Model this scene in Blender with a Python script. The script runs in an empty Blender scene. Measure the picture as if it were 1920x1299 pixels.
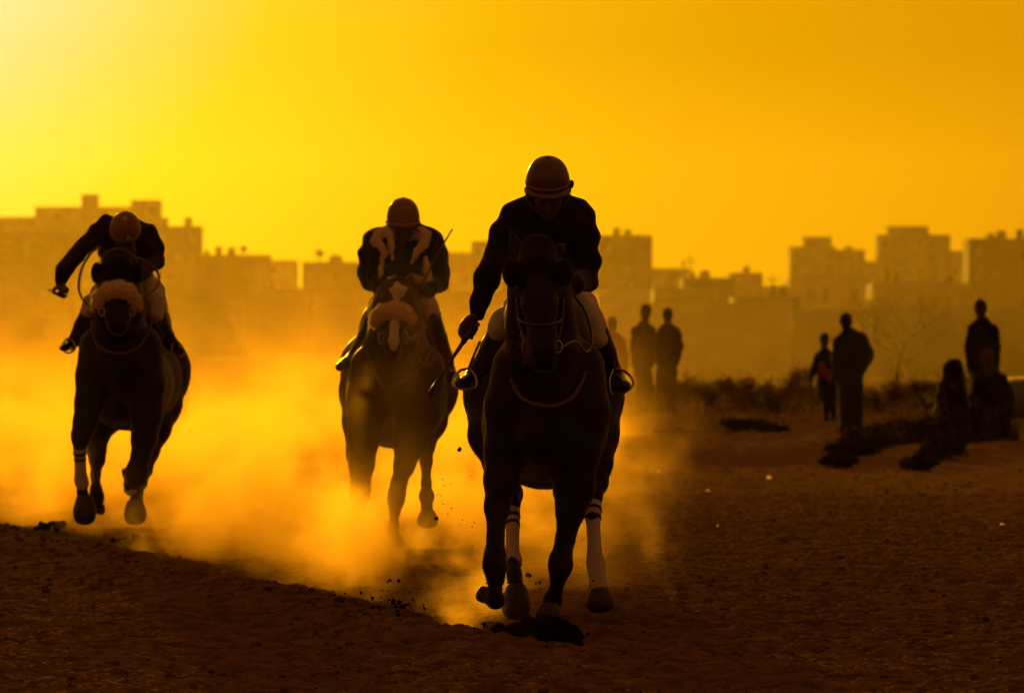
import bpy, math, random
import numpy as np
from mathutils import Vector, Matrix
random.seed(7); RNG = np.random.default_rng(11)
S = bpy.context.scene
COL = S.collection
R = math.radians

# ------------------------------------------------------------------ camera
F = 10667.0            # focal length in photo pixels (200 mm on a 36 mm wide sensor, 1920 px)
HZ = 622.0             # photo row of the horizon
EYE = 1.45             # camera height, metres
cam_d = bpy.data.cameras.new('camera'); cam = bpy.data.objects.new('camera', cam_d); COL.objects.link(cam)
cam_d.lens = 200.0; cam_d.sensor_width = 36.0; cam_d.clip_start = 0.5; cam_d.clip_end = 6000
cam.location = (0, 0, EYE)
cam.rotation_euler = (R(90) - math.atan((649.5 - HZ) / F), 0, 0)
cam_d.dof.use_dof = True; cam_d.dof.focus_distance = 27.2; cam_d.dof.aperture_fstop = 6.3
S.camera = cam

# ------------------------------------------------------------------ sky and sun
SUN_AZ, SUN_EL = R(-6.6), R(5.2)      # a little left of the frame and above it, behind the riders
sd = Vector((math.sin(SUN_AZ) * math.cos(SUN_EL), math.cos(SUN_AZ) * math.cos(SUN_EL), math.sin(SUN_EL)))
W = bpy.data.worlds.new('World'); S.world = W; W.use_nodes = True
nt = W.node_tree; nt.nodes.clear(); N = nt.nodes; Lk = nt.links
def nd(t, **k):
    n = N.new(t)
    for a, b in k.items(): setattr(n, a, b)
    return n
out = nd('ShaderNodeOutputWorld'); bg = nd('ShaderNodeBackground'); bg.inputs[1].default_value = 1.0
tc = nd('ShaderNodeTexCoord')
dot = nd('ShaderNodeVectorMath', operation='DOT_PRODUCT'); dot.inputs[1].default_value = sd
nrm = nd('ShaderNodeVectorMath', operation='NORMALIZE')
Lk.new(tc.outputs['Generated'], nrm.inputs[0]); Lk.new(nrm.outputs[0], dot.inputs[0])
ac = nd('ShaderNodeMath', operation='ARCCOSINE'); Lk.new(dot.outputs['Value'], ac.inputs[0])
dv = nd('ShaderNodeMath', operation='DIVIDE'); dv.inputs[1].default_value = math.pi; Lk.new(ac.outputs[0], dv.inputs[0])
sq = nd('ShaderNodeMath', operation='SQRT'); Lk.new(dv.outputs[0], sq.inputs[0])
ramp = nd('ShaderNodeValToRGB'); cr = ramp.color_ramp
SKYK = 1.0
SKY = [(0, (1.15, 1.05, .66)), (1.6, (1.0, .88, .48)), (2.6, (.94, .78, .26)), (3.6, (.90, .69, .09)), (4.6, (.87, .61, .012)), (6.8, (.76, .425, .001)),
       (9, (.68, .333, .0)), (11.8, (.62, .277, .0)), (16, (.36, .13, .004)), (28, (.21, .072, .013)), (60, (.19, .064, .015)), (180, (.18, .060, .015))]
while len(cr.elements) < len(SKY): cr.elements.new(0.5)
for e, (a, c) in zip(cr.elements, SKY):
    e.position = math.sqrt(a / 180); e.color = (c[0] * SKYK, c[1] * SKYK, c[2] * SKYK, 1)
Lk.new(sq.outputs[0], ramp.inputs[0])
sky = nd('ShaderNodeTexSky', sky_type='NISHITA'); sky.sun_disc = False; sky.sun_elevation = SUN_EL
sky.sun_rotation = SUN_AZ; sky.dust_density = 6; sky.air_density = 2
tint = nd('ShaderNodeVectorMath', operation='MULTIPLY'); tint.inputs[1].default_value = (.006, .0022, .0006)
Lk.new(sky.outputs[0], tint.inputs[0])
add = nd('ShaderNodeVectorMath', operation='ADD')
Lk.new(tint.outputs[0], add.inputs[0]); Lk.new(ramp.outputs[0], add.inputs[1])
Lk.new(add.outputs[0], bg.inputs[0]); Lk.new(bg.outputs[0], out.inputs[0])
W.cycles.sampling_method = 'MANUAL'; W.cycles.sample_map_resolution = 1024

sun_d = bpy.data.lights.new('sun', 'SUN'); sun = bpy.data.objects.new('sun', sun_d); COL.objects.link(sun)
sun_d.energy = 4.6; sun_d.angle = R(0.6); sun_d.color = (1.0, .50, .02)
sun.rotation_euler = sd.to_track_quat('Z', 'Y').to_euler(); sun.location = (-8, 60, 12)

S.view_settings.view_transform = 'Standard'; S.view_settings.look = 'None'
S.view_settings.exposure = 0.0; S.view_settings.gamma = 1.0
cy = S.cycles
cy.volume_bounces = 2; cy.max_bounces = 5; cy.diffuse_bounces = 2; cy.glossy_bounces = 2; cy.transmission_bounces = 2
cy.volume_step_rate = .42; cy.volume_max_steps = 512; cy.use_denoising = True
try: cy.denoiser = 'OPENIMAGEDENOISE'
except Exception: pass
cy.sample_clamp_indirect = 4; cy.sample_clamp_direct = 0

# ------------------------------------------------------------------ helpers: noise, meshes, tags
_T = RNG.random((256, 256)).astype(np.float32)
def vnoise(x, y):
    xi = np.floor(x).astype(np.int64); yi = np.floor(y).astype(np.int64)
    fx = (x - xi); fy = (y - yi); fx = fx * fx * (3 - 2 * fx); fy = fy * fy * (3 - 2 * fy)
    a = _T[xi & 255, yi & 255]; b = _T[(xi + 1) & 255, yi & 255]
    c = _T[xi & 255, (yi + 1) & 255]; d = _T[(xi + 1) & 255, (yi + 1) & 255]
    return (a * (1 - fx) + b * fx) * (1 - fy) + (c * (1 - fx) + d * fx) * fy
def fbm(x, y, o=4):
    s = 0; a = .5; t = 0
    for i in range(o):
        s = s + a * vnoise(x * 2 ** i + 17.3 * i, y * 2 ** i + 5.7 * i); t += a; a *= .5
    return s / t
def sstep(a, b, x):
    t = np.clip((x - a) / (b - a), 0, 1); return t * t * (3 - 2 * t)

class Px:
    """photo pixel + depth offset -> world point, for a thing standing D metres away"""
    def __init__(s, D): s.D = D
    def __call__(s, px, py, dy=0.0):
        Y = s.D + dy
        return np.array([(px - 960) / F * Y, Y, EYE - (py - HZ) / F * Y])
    def r(s, rp, dy=0.0): return rp * (s.D + dy) / F

def tag(o, label, cat, group=None, kind=None):
    if label: o['label'] = label
    if cat: o['category'] = cat
    if group: o['group'] = group
    if kind: o['kind'] = kind
    return o
def thing(name, label, cat, loc=(0, 0, 0), group=None, rz=0):
    o = bpy.data.objects.new(name, None); COL.objects.link(o); o.empty_display_size = .3
    o.location = loc; o.rotation_euler = (0, 0, rz)
    return tag(o, label, cat, group)
def mesh(name, V, Fc, mat, parent=None, smooth=True, origin=None):
    """V in world coordinates; a child keeps them relative to its top-level thing"""
    V = np.asarray(V, dtype=np.float64)
    off = np.zeros(3); p = parent
    if p is not None:
        while p.parent is not None: p = p.parent
        off = np.array(p.location)
    elif origin is not None: off = np.array(origin)
    me = bpy.data.meshes.new(name)
    V = V - off
    if isinstance(Fc, np.ndarray) and Fc.ndim == 2:
        n = Fc.shape[1]; me.vertices.add(len(V)); me.vertices.foreach_set('co', V.astype(np.float32).ravel())
        me.loops.add(Fc.size); me.loops.foreach_set('vertex_index', Fc.astype(np.int32).ravel())
        me.polygons.add(len(Fc)); me.polygons.foreach_set('loop_start', np.arange(0, Fc.size, n, dtype=np.int32))
        me.update(calc_edges=True)
    else:
        me.from_pydata(V.tolist(), [], [list(f) for f in Fc])
    me.polygons.foreach_set('use_smooth', [smooth] * len(me.polygons))
    me.materials.append(mat); me.validate(); me.update()
    o = bpy.data.objects.new(name, me); COL.objects.link(o)
    if parent is not None: o.parent = parent
    elif origin is not None: o.location = origin
    return o
class Geo:
    """collects vertices and faces"""
    def __init__(s): s.V = []; s.F = []
    def add(s, V, Fc):
        b = len(s.V); s.V += [tuple(v) for v in V]; s.F += [tuple(i + b for i in f) for f in Fc]
    def box(s, lo, hi):
        x0, y0, z0 = lo; x1, y1, z1 = hi
        s.add([(x0,y0,z0),(x1,y0,z0),(x1,y1,z0),(x0,y1,z0),(x0,y0,z1),(x1,y0,z1),(x1,y1,z1),(x0,y1,z1)],
              [(0,3,2,1),(4,5,6,7),(0,1,5,4),(1,2,6,5),(2,3,7,6),(3,0,4,7)])
    def tube(s, pts, r, n=8, flat=1.0, smooth=4):
        P = [np.array(p, float) for p in pts]
        rr = list(r) if hasattr(r, '__len__') else [r] * len(P)
        if smooth > 1 and len(P) > 2:
            Q = []; RR = []
            E = [2 * P[0] - P[1]] + P + [2 * P[-1] - P[-2]]
            for i in range(len(P) - 1):
                p0, p1, p2, p3 = E[i:i + 4]
                for k in range(smooth):
                    t = k / smooth
                    Q.append(.5 * (2*p1 + (p2-p0)*t + (2*p0-5*p1+4*p2-p3)*t*t + (3*p1-p0-3*p2+p3)*t**3)); RR.append(rr[i]*(1-t)+rr[i+1]*t)
            Q.append(P[-1]); RR.append(rr[-1]); P, rr = Q, RR
        V = []; u = None
        for i, p in enumerate(P):
            d = P[min(i+1, len(P)-1)] - P[max(i-1, 0)]; d = d / (np.linalg.norm(d) + 1e-9)
            if u is None: u = np.array([0, 1., 0]) if abs(d[1]) < .9 else np.array([1., 0, 0])
            u = u - d * (u @ d); u /= np.linalg.norm(u) + 1e-9; v = np.cross(d, u)
            for k in range(n):
                a = 2 * math.pi * k / n; V.append(p + rr[i] * (flat * math.cos(a) * u + math.sin(a) * v))
        m = len(P); Fc = [(i*n+k, i*n+(k+1) % n, (i+1)*n+(k+1) % n, (i+1)*n+k) for i in range(m-1) for k in range(n)]
        Fc += [tuple(range(n))[::-1], tuple((m-1)*n+k for k in range(n))]
        s.add(V, Fc)
    def lathe(s, prof, o, axis, n=28, sx=1.0, ref=(1, 0, 0)):
        ax = np.array(axis, float); ax /= np.linalg.norm(ax); u = np.array(ref, float); u -= ax * (u @ ax); u /= np.linalg.norm(u); v = np.cross(ax, u)
        V = [np.array(o) + ax * h + r * (sx * math.cos(2*math.pi*k/n) * u + math.sin(2*math.pi*k/n) * v) for r, h in prof for k in range(n)]
        m = len(prof); Fc = [(i*n+k, i*n+(k+1) % n, (i+1)*n+(k+1) % n, (i+1)*n+k) for i in range(m-1) for k in range(n)]
        Fc += [tuple(range(n))[::-1], tuple((m-1)*n+k for k in range(n))]
        s.add(V, Fc)
    def build(s, name, mat, parent=None, smooth=True, origin=None):
        return mesh(name, s.V, s.F, mat, parent, smooth, origin)

class Blob:
    """smooth union of tapered limbs and ellipsoids, meshed as ONE continuous surface (surface nets)"""
    def __init__(s): s.P = []
    def cone(s, a, b, ra, rb, k=.02, fl=None):
        s.P.append(('c', np.array(a, float), np.array(b, float), ra, rb, k, fl)); return s
    def ell(s, c, rad, k=.02, M=None):
        s.P.append(('e', np.array(c, float), np.array(rad, float), M, 0, k, None)); return s
    def build(s, name, mat, parent=None, res=.012, wr=0.0, wf=30.0, grow=0.0, cut=None, origin=None):
        lo = np.full(3, 1e9); hi = -lo
        bb = []
        for q in s.P:
            if q[0] == 'c':
                m = max(q[3], q[4]) * (max(1, max(q[6][1], 1)) if q[6] else 1) + grow
                l = np.minimum(q[1], q[2]) - m; h = np.maximum(q[1], q[2]) + m
            else:
                m = (np.max(q[2]) if q[3] is not None else q[2]) + grow; l = q[1] - m; h = q[1] + m
            bb.append((l, h)); lo = np.minimum(lo, l); hi = np.maximum(hi, h)
        lo -= 3 * res + wr; hi += 3 * res + wr
        n = np.ceil((hi - lo) / res).astype(int) + 1
        G = np.full(n, .3, dtype=np.float32)
        ax = [lo[i] + res * np.arange(n[i]) for i in range(3)]
        for q, (l, h) in zip(s.P, bb):
            k = q[5]; mg = k + 3 * res
            i0 = np.maximum(((l - mg - lo) / res).astype(int), 0); i1 = np.minimum(((h + mg - lo) / res).astype(int) + 2, n)
            X, Y, Z = np.meshgrid(*[ax[i][i0[i]:i1[i]] for i in range(3)], indexing='ij')
            P = np.stack([X, Y, Z], -1).astype(np.float32)
            if q[0] == 'c':
                a, b, ra, rb = q[1], q[2], q[3], q[4]; sc = 1.0
                if q[6]:
                    u = np.array(q[6][0], float); u /= np.linalg.norm(u); f = q[6][1]
                    P = P + ((P @ u) * (1 / f - 1))[..., None] * u; a = a + (a @ u) * (1/f-1) * u; b = b + (b @ u) * (1/f-1) * u; sc = min(f, 1)
                ba = b - a; l2 = float(ba @ ba) + 1e-12; t = np.clip(((P - a) @ ba) / l2, 0, 1)
                d = (np.linalg.norm(P - a - t[..., None] * ba, axis=-1) - (ra + (rb - ra) * t)) * sc
            else:
                Q = P - q[1]
                if q[3] is not None: Q = Q @ np.array(q[3])
                e = np.linalg.norm(Q / q[2], axis=-1); g = np.linalg.norm(Q / (q[2] ** 2), axis=-1) + 1e-6
                d = e * (e - 1) / g
            d = d - grow
            sl = G[i0[0]:i1[0], i0[1]:i1[1], i0[2]:i1[2]]
            hh = np.maximum(k - np.abs(sl - d), 0) / k
            G[i0[0]:i1[0], i0[1]:i1[1], i0[2]:i1[2]] = np.minimum(sl, d) - hh * hh * k * .25
        if wr:
            X, Y, Z = np.meshgrid(*ax, indexing='ij')
            G += wr * (np.sin(wf * (X + .7 * Z) + 2.5 * np.sin(wf * .4 * Z + 3 * Y)) * np.sin(wf * .8 * (Z - .4 * X) + 2 * np.sin(wf * .5 * X)) + .5 * np.sin(wf * 1.9 * (Z + .3 * Y) + 2 * np.sin(wf * X))).astype(np.float32)
        if cut is not None:
            X, Y, Z = np.meshgrid(*ax, indexing='ij'); G = np.maximum(G, cut(X, Y, Z)).astype(np.float32)
        G[0] = G[-1] = .3; G[:, 0] = G[:, -1] = .3; G[:, :, 0] = G[:, :, -1] = .3
        return mesh(name, *nets(G, lo, res), mat, parent, True, origin)
def nets(G, lo, res):
    I = G < 0; nx, ny, nz = G.shape
    c = np.zeros((nx-1, ny-1, nz-1), np.uint8)
    for dx in (0, 1):
        for dy in (0, 1):
            for dz in (0, 1): c += I[dx:nx-1+dx, dy:ny-1+dy, dz:nz-1+dz]
    act = (c > 0) & (c < 8); idx = np.full(act.shape, -1, np.int64); cells = np.argwhere(act); idx[act] = np.arange(len(cells))
    acc = np.zeros((len(cells), 3)); cnt = np.zeros(len(cells))
    cor = [(x, y, z) for x in (0, 1) for y in (0, 1) for z in (0, 1)]
    for a in cor:
        for d in range(3):
            if a[d]: continue
            b = list(a); b[d] = 1
            ga = G[cells[:,0]+a[0], cells[:,1]+a[1], cells[:,2]+a[2]]; gb = G[cells[:,0]+b[0], cells[:,1]+b[1], cells[:,2]+b[2]]
            m = (ga < 0) != (gb < 0); t = np.where(m, ga / np.where(m, ga - gb, 1), 0)
            p = np.tile(np.array(a, float), (len(cells), 1)); p[:, d] = t
            acc[m] += p[m]; cnt[m] += 1
    V = lo + res * (cells + acc / np.maximum(cnt, 1)[:, None])
    Q = []
    for d in range(3):
        e1, e2 = [(1, 2), (2, 0), (0, 1)][d]
        sl0 = [slice(None)] * 3; sl1 = [slice(None)] * 3; sl0[d] = slice(0, -1); sl1[d] = slice(1, None)
        A = I[tuple(sl0)]; B = I[tuple(sl1)]
        ed = np.argwhere(A != B); ins = A[ed[:, 0], ed[:, 1], ed[:, 2]]
        def cell(o1, o2):
            q = ed.copy(); q[:, e1] -= o1; q[:, e2] -= o2; return idx[q[:, 0], q[:, 1], q[:, 2]]
        ok = (ed[:, e1] > 0) & (ed[:, e2] > 0) & (ed[:, e1] < G.shape[e1]-1) & (ed[:, e2] < G.shape[e2]-1); ed = ed[ok]; ins = ins[ok]
        f = np.stack([cell(1, 1), cell(0, 1), cell(0, 0), cell(1, 0)], 1)
        f[~ins] = f[~ins][:, ::-1]; Q.append(f)
    return V, np.concatenate(Q)

def chain(B, px, pts, k=.02, fl=None):
    """pts: (x, y, depth, radius) in photo pixels and metres of depth"""
    for a, b in zip(pts[:-1], pts[1:]):
        B.cone(px(*a[:3]), px(*b[:3]), px.r(a[3], a[2]), px.r(b[3], b[2]), k, fl)
    return B

# ------------------------------------------------------------------ materials
def mat(name, col, rough=.7, spec=.3, sheen=0.0, noise=0.0, nscale=20, bump=0.0, bscale=60, col2=None, metal=0.0, transl=0.0, coat=0.0):
    m = bpy.data.materials.new(name); m.use_nodes = True; t = m.node_tree; b = t.nodes['Principled BSDF']
    b.inputs['Base Color'].default_value = (*col, 1); b.inputs['Roughness'].default_value = rough
    b.inputs['Specular IOR Level'].default_value = spec; b.inputs['Metallic'].default_value = metal
    b.inputs['Sheen Weight'].default_value = sheen; b.inputs['Sheen Roughness'].default_value = .35; b.inputs['Coat Weight'].default_value = coat
    tcn = t.nodes.new('ShaderNodeTexCoord')
    if noise or col2:
        n = t.nodes.new('ShaderNodeTexNoise'); n.inputs['Scale'].default_value = nscale; n.inputs['Detail'].default_value = 5
        t.links.new(tcn.outputs['Object'], n.inputs['Vector'])
        mx = t.nodes.new('ShaderNodeMix'); mx.data_type = 'RGBA'
        c2 = col2 or tuple(c * (1 - noise) for c in col)
        mx.inputs[6].default_value = (*col, 1); mx.inputs[7].default_value = (*c2, 1)
        mr = t.nodes.new('ShaderNodeMapRange'); mr.inputs[1].default_value = .38; mr.inputs[2].default_value = .62
        t.links.new(n.outputs[0], mr.inputs[0]); t.links.new(mr.outputs[0], mx.inputs[0]); t.links.new(mx.outputs[2], b.inputs['Base Color'])
    if bump:
        n2 = t.nodes.new('ShaderNodeTexNoise'); n2.inputs['Scale'].default_value = bscale; n2.inputs['Detail'].default_value = 6
        t.links.new(tcn.outputs['Object'], n2.inputs['Vector'])
        bp = t.nodes.new('ShaderNodeBump'); bp.inputs['Strength'].default_value = bump; bp.inputs['Distance'].default_value = .02
        t.links.new(n2.outputs[0], bp.inputs['Height']); t.links.new(bp.outputs[0], b.inputs['Normal'])
    if transl:
        tr = t.nodes.new('ShaderNodeBsdfTranslucent'); tr.inputs[0].default_value = (*col, 1)
        ms = t.nodes.new('ShaderNodeMixShader'); ms.inputs[0].default_value = transl
        t.links.new(b.outputs[0], ms.inputs[1]); t.links.new(tr.outputs[0], ms.inputs[2]); t.links.new(ms.outputs[0], t.nodes['Material Output'].inputs[0])
    return m
M = dict(
    ground=mat('ground_soil', (.20, .118, .036), 1.0, 0.0, noise=.5, nscale=7, bump=.9, bscale=45),
    grit=mat('track_grit', (.14, .08, .026), 1.0, 0.0, noise=.4),
    clod=mat('dry_clod', (.022, .009, .004), 1.0, 0.0, noise=.4),
    straw=mat('dry_straw', (.42, .27, .12), .8, .1, transl=.35),
    hoof_shade=mat('hoof_shadow', (.010, .005, .003), 1.0, 0.0),  # near-black tone of the shadow under the front horse
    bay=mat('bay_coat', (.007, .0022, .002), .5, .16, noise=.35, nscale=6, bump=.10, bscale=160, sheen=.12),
    bay2=mat('chestnut_coat', (.046, .009, .004), .5, .2, noise=.35, nscale=6, bump=.10, bscale=160, sheen=.12),
    hair=mat('horse_hair', (.02, .010, .006), .5, .4, transl=.25),
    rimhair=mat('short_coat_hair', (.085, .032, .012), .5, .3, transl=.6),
    hoof=mat('hoof_horn', (.03, .018, .012), .5, .4, bump=.2, bscale=90),
    band=mat('white_bandage', (.86, .76, .64), .85, .2, bump=.25, bscale=120, transl=.4),
    stripe=mat('black_tape', (.012, .012, .014), .8, .2),
    skin=mat('skin', (.085, .038, .022), .55, .35),
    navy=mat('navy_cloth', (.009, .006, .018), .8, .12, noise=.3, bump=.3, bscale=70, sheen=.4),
    maroon=mat('plum_cloth', (.022, .006, .010), .8, .12, noise=.3, bump=.3, bscale=70, sheen=.15),
    cream=mat('cream_cloth', (.82, .64, .44), .8, .2, noise=.2, bump=.3, bscale=60, transl=.3),
    white=mat('white_breeches', (.72, .64, .55), .8, .2, noise=.15, bump=.25, bscale=50, transl=.12),
    black=mat('black_leather', (.012, .009, .008), .32, .5, bump=.1, bscale=80),
    tan=mat('tan_leather', (.12, .052, .02), .5, .4, bump=.1, bscale=80, transl=.2),
    steel=mat('steel', (.5, .48, .45), .25, .5, metal=1),
    helm=mat('brown_helmet', (.085, .034, .024), .36, .5, bump=.03, bscale=120, coat=.4),
    helm2=mat('tan_helmet', (.19, .075, .03), .42, .45, bump=.05, bscale=120, coat=.3),
    band2=mat('helmet_band', (.34, .15, .055), .5, .4),
    fleece=mat('sheepskin', (.86, .68, .46), .95, .1, bump=.6, bscale=90, transl=.35),
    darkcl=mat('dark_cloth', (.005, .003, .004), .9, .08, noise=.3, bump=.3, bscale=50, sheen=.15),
    browncl=mat('brown_robe', (.055, .020, .012), .85, .15, noise=.3, bump=.3, bscale=50, sheen=.15),
    redcl=mat('red_print_cloth', (.20, .03, .03), .85, .15, noise=.5, nscale=30),
    palecl=mat('pale_shirt', (.34, .23, .13), .85, .15, noise=.2, bump=.3, bscale=50),
    plaster=mat('plaster_ochre', (.42, .33, .19), .92, .1, noise=.3, nscale=.3),
    plaster2=mat('plaster_grey', (.24, .185, .105), .92, .1, noise=.3, nscale=.3),
    brick=mat('brick_brown', (.10, .052, .024), .92, .1, noise=.3, nscale=.4),
    glass=mat('dark_window', (.03, .022, .014), .25, .5),
    pane=mat('shuttered_window', (.12, .085, .05), .7, .2),
    tank=mat('water_tank', (.10, .07, .045), .7, .3),
    leaf=mat('dusty_leaf', (.060, .052, .020), .7, .2, noise=.4, nscale=2, transl=.35),
    scrub=mat('dry_scrub', (.085, .045, .018), .85, .15, noise=.4, nscale=2, transl=.25),
    bark=mat('bark', (.07, .045, .028), .9, .1, bump=.6, bscale=30),
    carp=mat('dark_car_paint', (.035, .03, .025), .25, .5, coat=1.0),
    lamp=mat('headlamp_glass', (.85, .85, .8), .08, .6, coat=1),
    rubber=mat('tyre_rubber', (.015, .014, .013), .8, .2),
    scrap=mat('paper_scrap', (.85, .80, .62), .6, .3, transl=.6),
)

# soil: painted paler with distance, the light on the bank put into its colour
t = M['ground'].node_tree; b_ = t.nodes['Principled BSDF']; old = b_.inputs['Base Color'].links[0].from_socket
g_ = t.nodes.new('ShaderNodeNewGeometry'); sx_ = t.nodes.new('ShaderNodeSeparateXYZ'); t.links.new(g_.outputs['Position'], sx_.inputs[0])
nn = t.nodes.new('ShaderNodeTexNoise'); nn.inputs['Scale'].default_value = .35; nn.inputs['Detail'].default_value = 6; t.links.new(g_.outputs['Position'], nn.inputs['Vector'])
ad = t.nodes.new('ShaderNodeMath'); ad.operation = 'MULTIPLY_ADD'; ad.inputs[1].default_value = 16; t.links.new(nn.outputs[0], ad.inputs[0]); t.links.new(sx_.outputs[1], ad.inputs[2])
rg = t.nodes.new('ShaderNodeMapRange'); rg.interpolation_type = 'SMOOTHSTEP'; rg.inputs[1].default_value = 44; rg.inputs[2].default_value = 66; t.links.new(ad.outputs[0], rg.inputs[0])
mx_ = t.nodes.new('ShaderNodeMix'); mx_.data_type = 'RGBA'; mx_.inputs[7].default_value = (.24, .155, .05, 1); t.links.new(rg.outputs[0], mx_.inputs[0]); t.links.new(old, mx_.inputs[6]); t.links.new(mx_.outputs[2], b_.inputs['Base Color'])
# ------------------------------------------------------------------ ground
def edge_x(y): return -0.28 - 0.247 * (y - 26.8) + .10 * np.sin(y * 1.1)   # where the churned track begins
def gully(x, y, ax, ay, bx, by, w):
    """a cut bank between two points: steep dark face towards the camera"""
    dx, dy = bx - ax, by - ay; L = math.hypot(dx, dy); t = ((x - ax) * dx + (y - ay) * dy) / L / L
    s = ((x - ax) * dy - (y - ay) * dx) / L
    m = sstep(-.15, .1, t) * sstep(1.15, .9, t)
    return m * sstep(-w, w, -s) * np.exp(-np.maximum(-s - w, 0) / (w * 14))
def height(x, y, fine=True):
    x = np.asarray(x, float); y = np.asarray(y, float)
    d = x - edge_x(y)
    h = .085 * np.exp(-((d + .22) / .38) ** 2) * sstep(24, 27, y) * sstep(60, 46, y) * (.55 + .9 * fbm(x * 1.7 + 9, y * 1.7, 3))
    h = h + .05 * (fbm(x * .35, y * .18, 3) - .5)
    far = sstep(56, 74, y) * sstep(.9, 2.4, x - (y - 80) * .02)
    h = h + sstep(.6, 2.0, x) * sstep(79.5, 88, y) * sstep(150, 105, y) * .15 + far * sstep(150, 100, y) * (.10 * (fbm(x * .8 + 3, y * .3 + 8, 3) - .5) + .09 * (fbm(x * 1.3, y * .40, 4) - .5))
    h = h + far * sstep(150, 100, y) * (.11 * (fbm(x * 3.1 + 5, y * 1.3, 4) - .5) + .05 * (vnoise(x * 7, y * 4) - .5))
    h = h + .13 * gully(x, y, 3.25, 62.5, 5.4, 75.0, .35) * sstep(120, 90, y)
    h = h + .10 * gully(x, y, 4.25, 61.5, 6.1, 68.5, .28) * sstep(120, 90, y)
    h = h * (1 - sstep(7.0, 7.6, x) * sstep(76, 78, y) * sstep(92, 88, y))
    if fine:
        m = sstep(130, 70, y)
        c = fbm(x * 2.6, y * 2.6, 4); g = fbm(x * 9 + 40, y * 7, 3); q = vnoise(x * 26, y * 20); q2 = vnoise(x * 58 + 9, y * 46 + 3)
        h = h + m * (.036 * (c - .5) + .026 * (g - .5) + .019 * (q - .5) + .013 * (q2 - .5) + .005 * np.maximum(g - .62, 0) * 4)
    return h
HP = np.stack([np.concatenate([RNG.normal(.25, .75, 90), RNG.uniform(-2.2, 2.2, 50)]), np.concatenate([RNG.uniform(23, 34, 90), RNG.uniform(22.8, 34, 50)]), RNG.uniform(.055, .085, 140)], 1)
def prints(x, y):
    o = np.zeros_like(x)
    for (a, b, r) in HP:
        m = (np.abs(x - a) < .3) & (np.abs(y - b) < .4)
        if not m.any(): continue
        d = np.hypot(x[m] - a, (y[m] - b) * .8) / r
        o[m] += -.030 * np.exp(-d ** 4) + .014 * np.exp(-((d - 1.45) / .35) ** 2)
    return o
def grid_axis(segs):
    out = []
    for a, b, st in segs: out.append(np.arange(a, b, st))
    return np.concatenate(out + [np.array([segs[-1][1]])])
gx = np.concatenate([-np.geomspace(2500, 12.5, 26), grid_axis([(-12, -6, .12), (-6, -3.5, .05), (-3.5, 3.5, .018), (3.5, 6, .05), (6, 12, .12)]), np.geomspace(12.5, 2500, 26)])
gy = np.concatenate([np.linspace(-60, 19, 24), grid_axis([(20, 22.4, .06), (22.4, 35, .018), (35, 50, .04), (50, 90, .09), (90, 160, .5)]), np.geomspace(161, 4500, 40)])
X, Y = np.meshgrid(gx, gy, indexing='ij')
Z = height(X, Y) + prints(X, Y)
nx, ny = len(gx), len(gy)
ii = (np.arange(nx - 1)[:, None] * ny + np.arange(ny - 1)[None]).ravel()
mesh('ground', np.stack([X, Y, Z], -1).reshape(-1, 3), np.stack([ii, ii + ny, ii + ny + 1, ii + 1], 1), M['ground'])['kind'] = 'structure'
def H(x, y): return float(height(np.array([x]), np.array([y]))[0])

# loose stones and straw on the track (nobody could count them)
def lumps(n, xs, ys, r0, r1, sink=.25, dens=None):
    ico = np.array([(0,0,1),(.894,0,.447),(.276,.851,.447),(-.724,.526,.447),(-.724,-.526,.447),(.276,-.851,.447),(.724,.526,-.447),(-.276,.851,-.447),(-.894,0,-.447),(-.276,-.851,-.447),(.724,-.526,-.447),(0,0,-1)])
    icf = np.array([(0,1,2),(0,2,3),(0,3,4),(0,4,5),(0,5,1),(1,6,2),(2,7,3),(3,8,4),(4,9,5),(5,10,1),(6,7,2),(7,8,3),(8,9,4),(9,10,5),(10,6,1),(11,7,6),(11,8,7),(11,9,8),(11,10,9),(11,6,10)])
    r = r0 * (r1 / r0) ** (RNG.random(n) ** 2.2)
    V = ico[None] * (1 + .45 * (RNG.random((n, 12, 1)) - .5)) * r[:, None, None] * (RNG.random((n, 1, 3)) * .7 + .65) * np.array([1.25, 1.1, .75])
    V = V + np.stack([xs, ys, height(xs, ys) + r * (.6 - sink)], -1)[:, None]
    return V.reshape(-1, 3), (icf[None] + (np.arange(n) * 12)[:, None, None]).reshape(-1, 3)
n = 11000
ys = 22 + 48 * RNG.random(n) ** 1.5; xs = (RNG.random(n) * 2 - 1) * (ys * .095)
clump = vnoise(xs * .9 + 31, ys * .5 + 7); keep = RNG.random(n) < .12 + 1.1 * sstep(.4, .75, clump) * (1 + (xs > 0))
xs, ys = xs[keep], ys[keep]
g1 = lumps(len(xs), xs, ys, .003, .019); ye = 26 + 18 * RNG.random(420); xe = edge_x(ye) - .22 + .16 * RNG.normal(size=420); g2 = lumps(420, xe, ye, .006, .026)
g = mesh('gravel', np.concatenate([g1[0], g2[0]]), np.concatenate([g1[1], g2[1] + len(g1[0])]), M['grit'], None, False)
tag(g, 'small loose stones and crumbs of soil strewn over the track', 'gravel', kind='stuff')
n = 11000
ys = 22.4 + 20 * RNG.random(n) ** 1.4; xs = (RNG.random(n) * 2 - 1) * (ys * .095)
cl = vnoise(xs * 1.3 + 3, ys * .8 + 71); keep = (RNG.random(n) < .05 + sstep(.45, .75, cl)) & (xs < edge_x(ys) + .1 + 2.5 * (ys < 26)) ; xs, ys = xs[keep], ys[keep]
SV = []; SF = []
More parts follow.
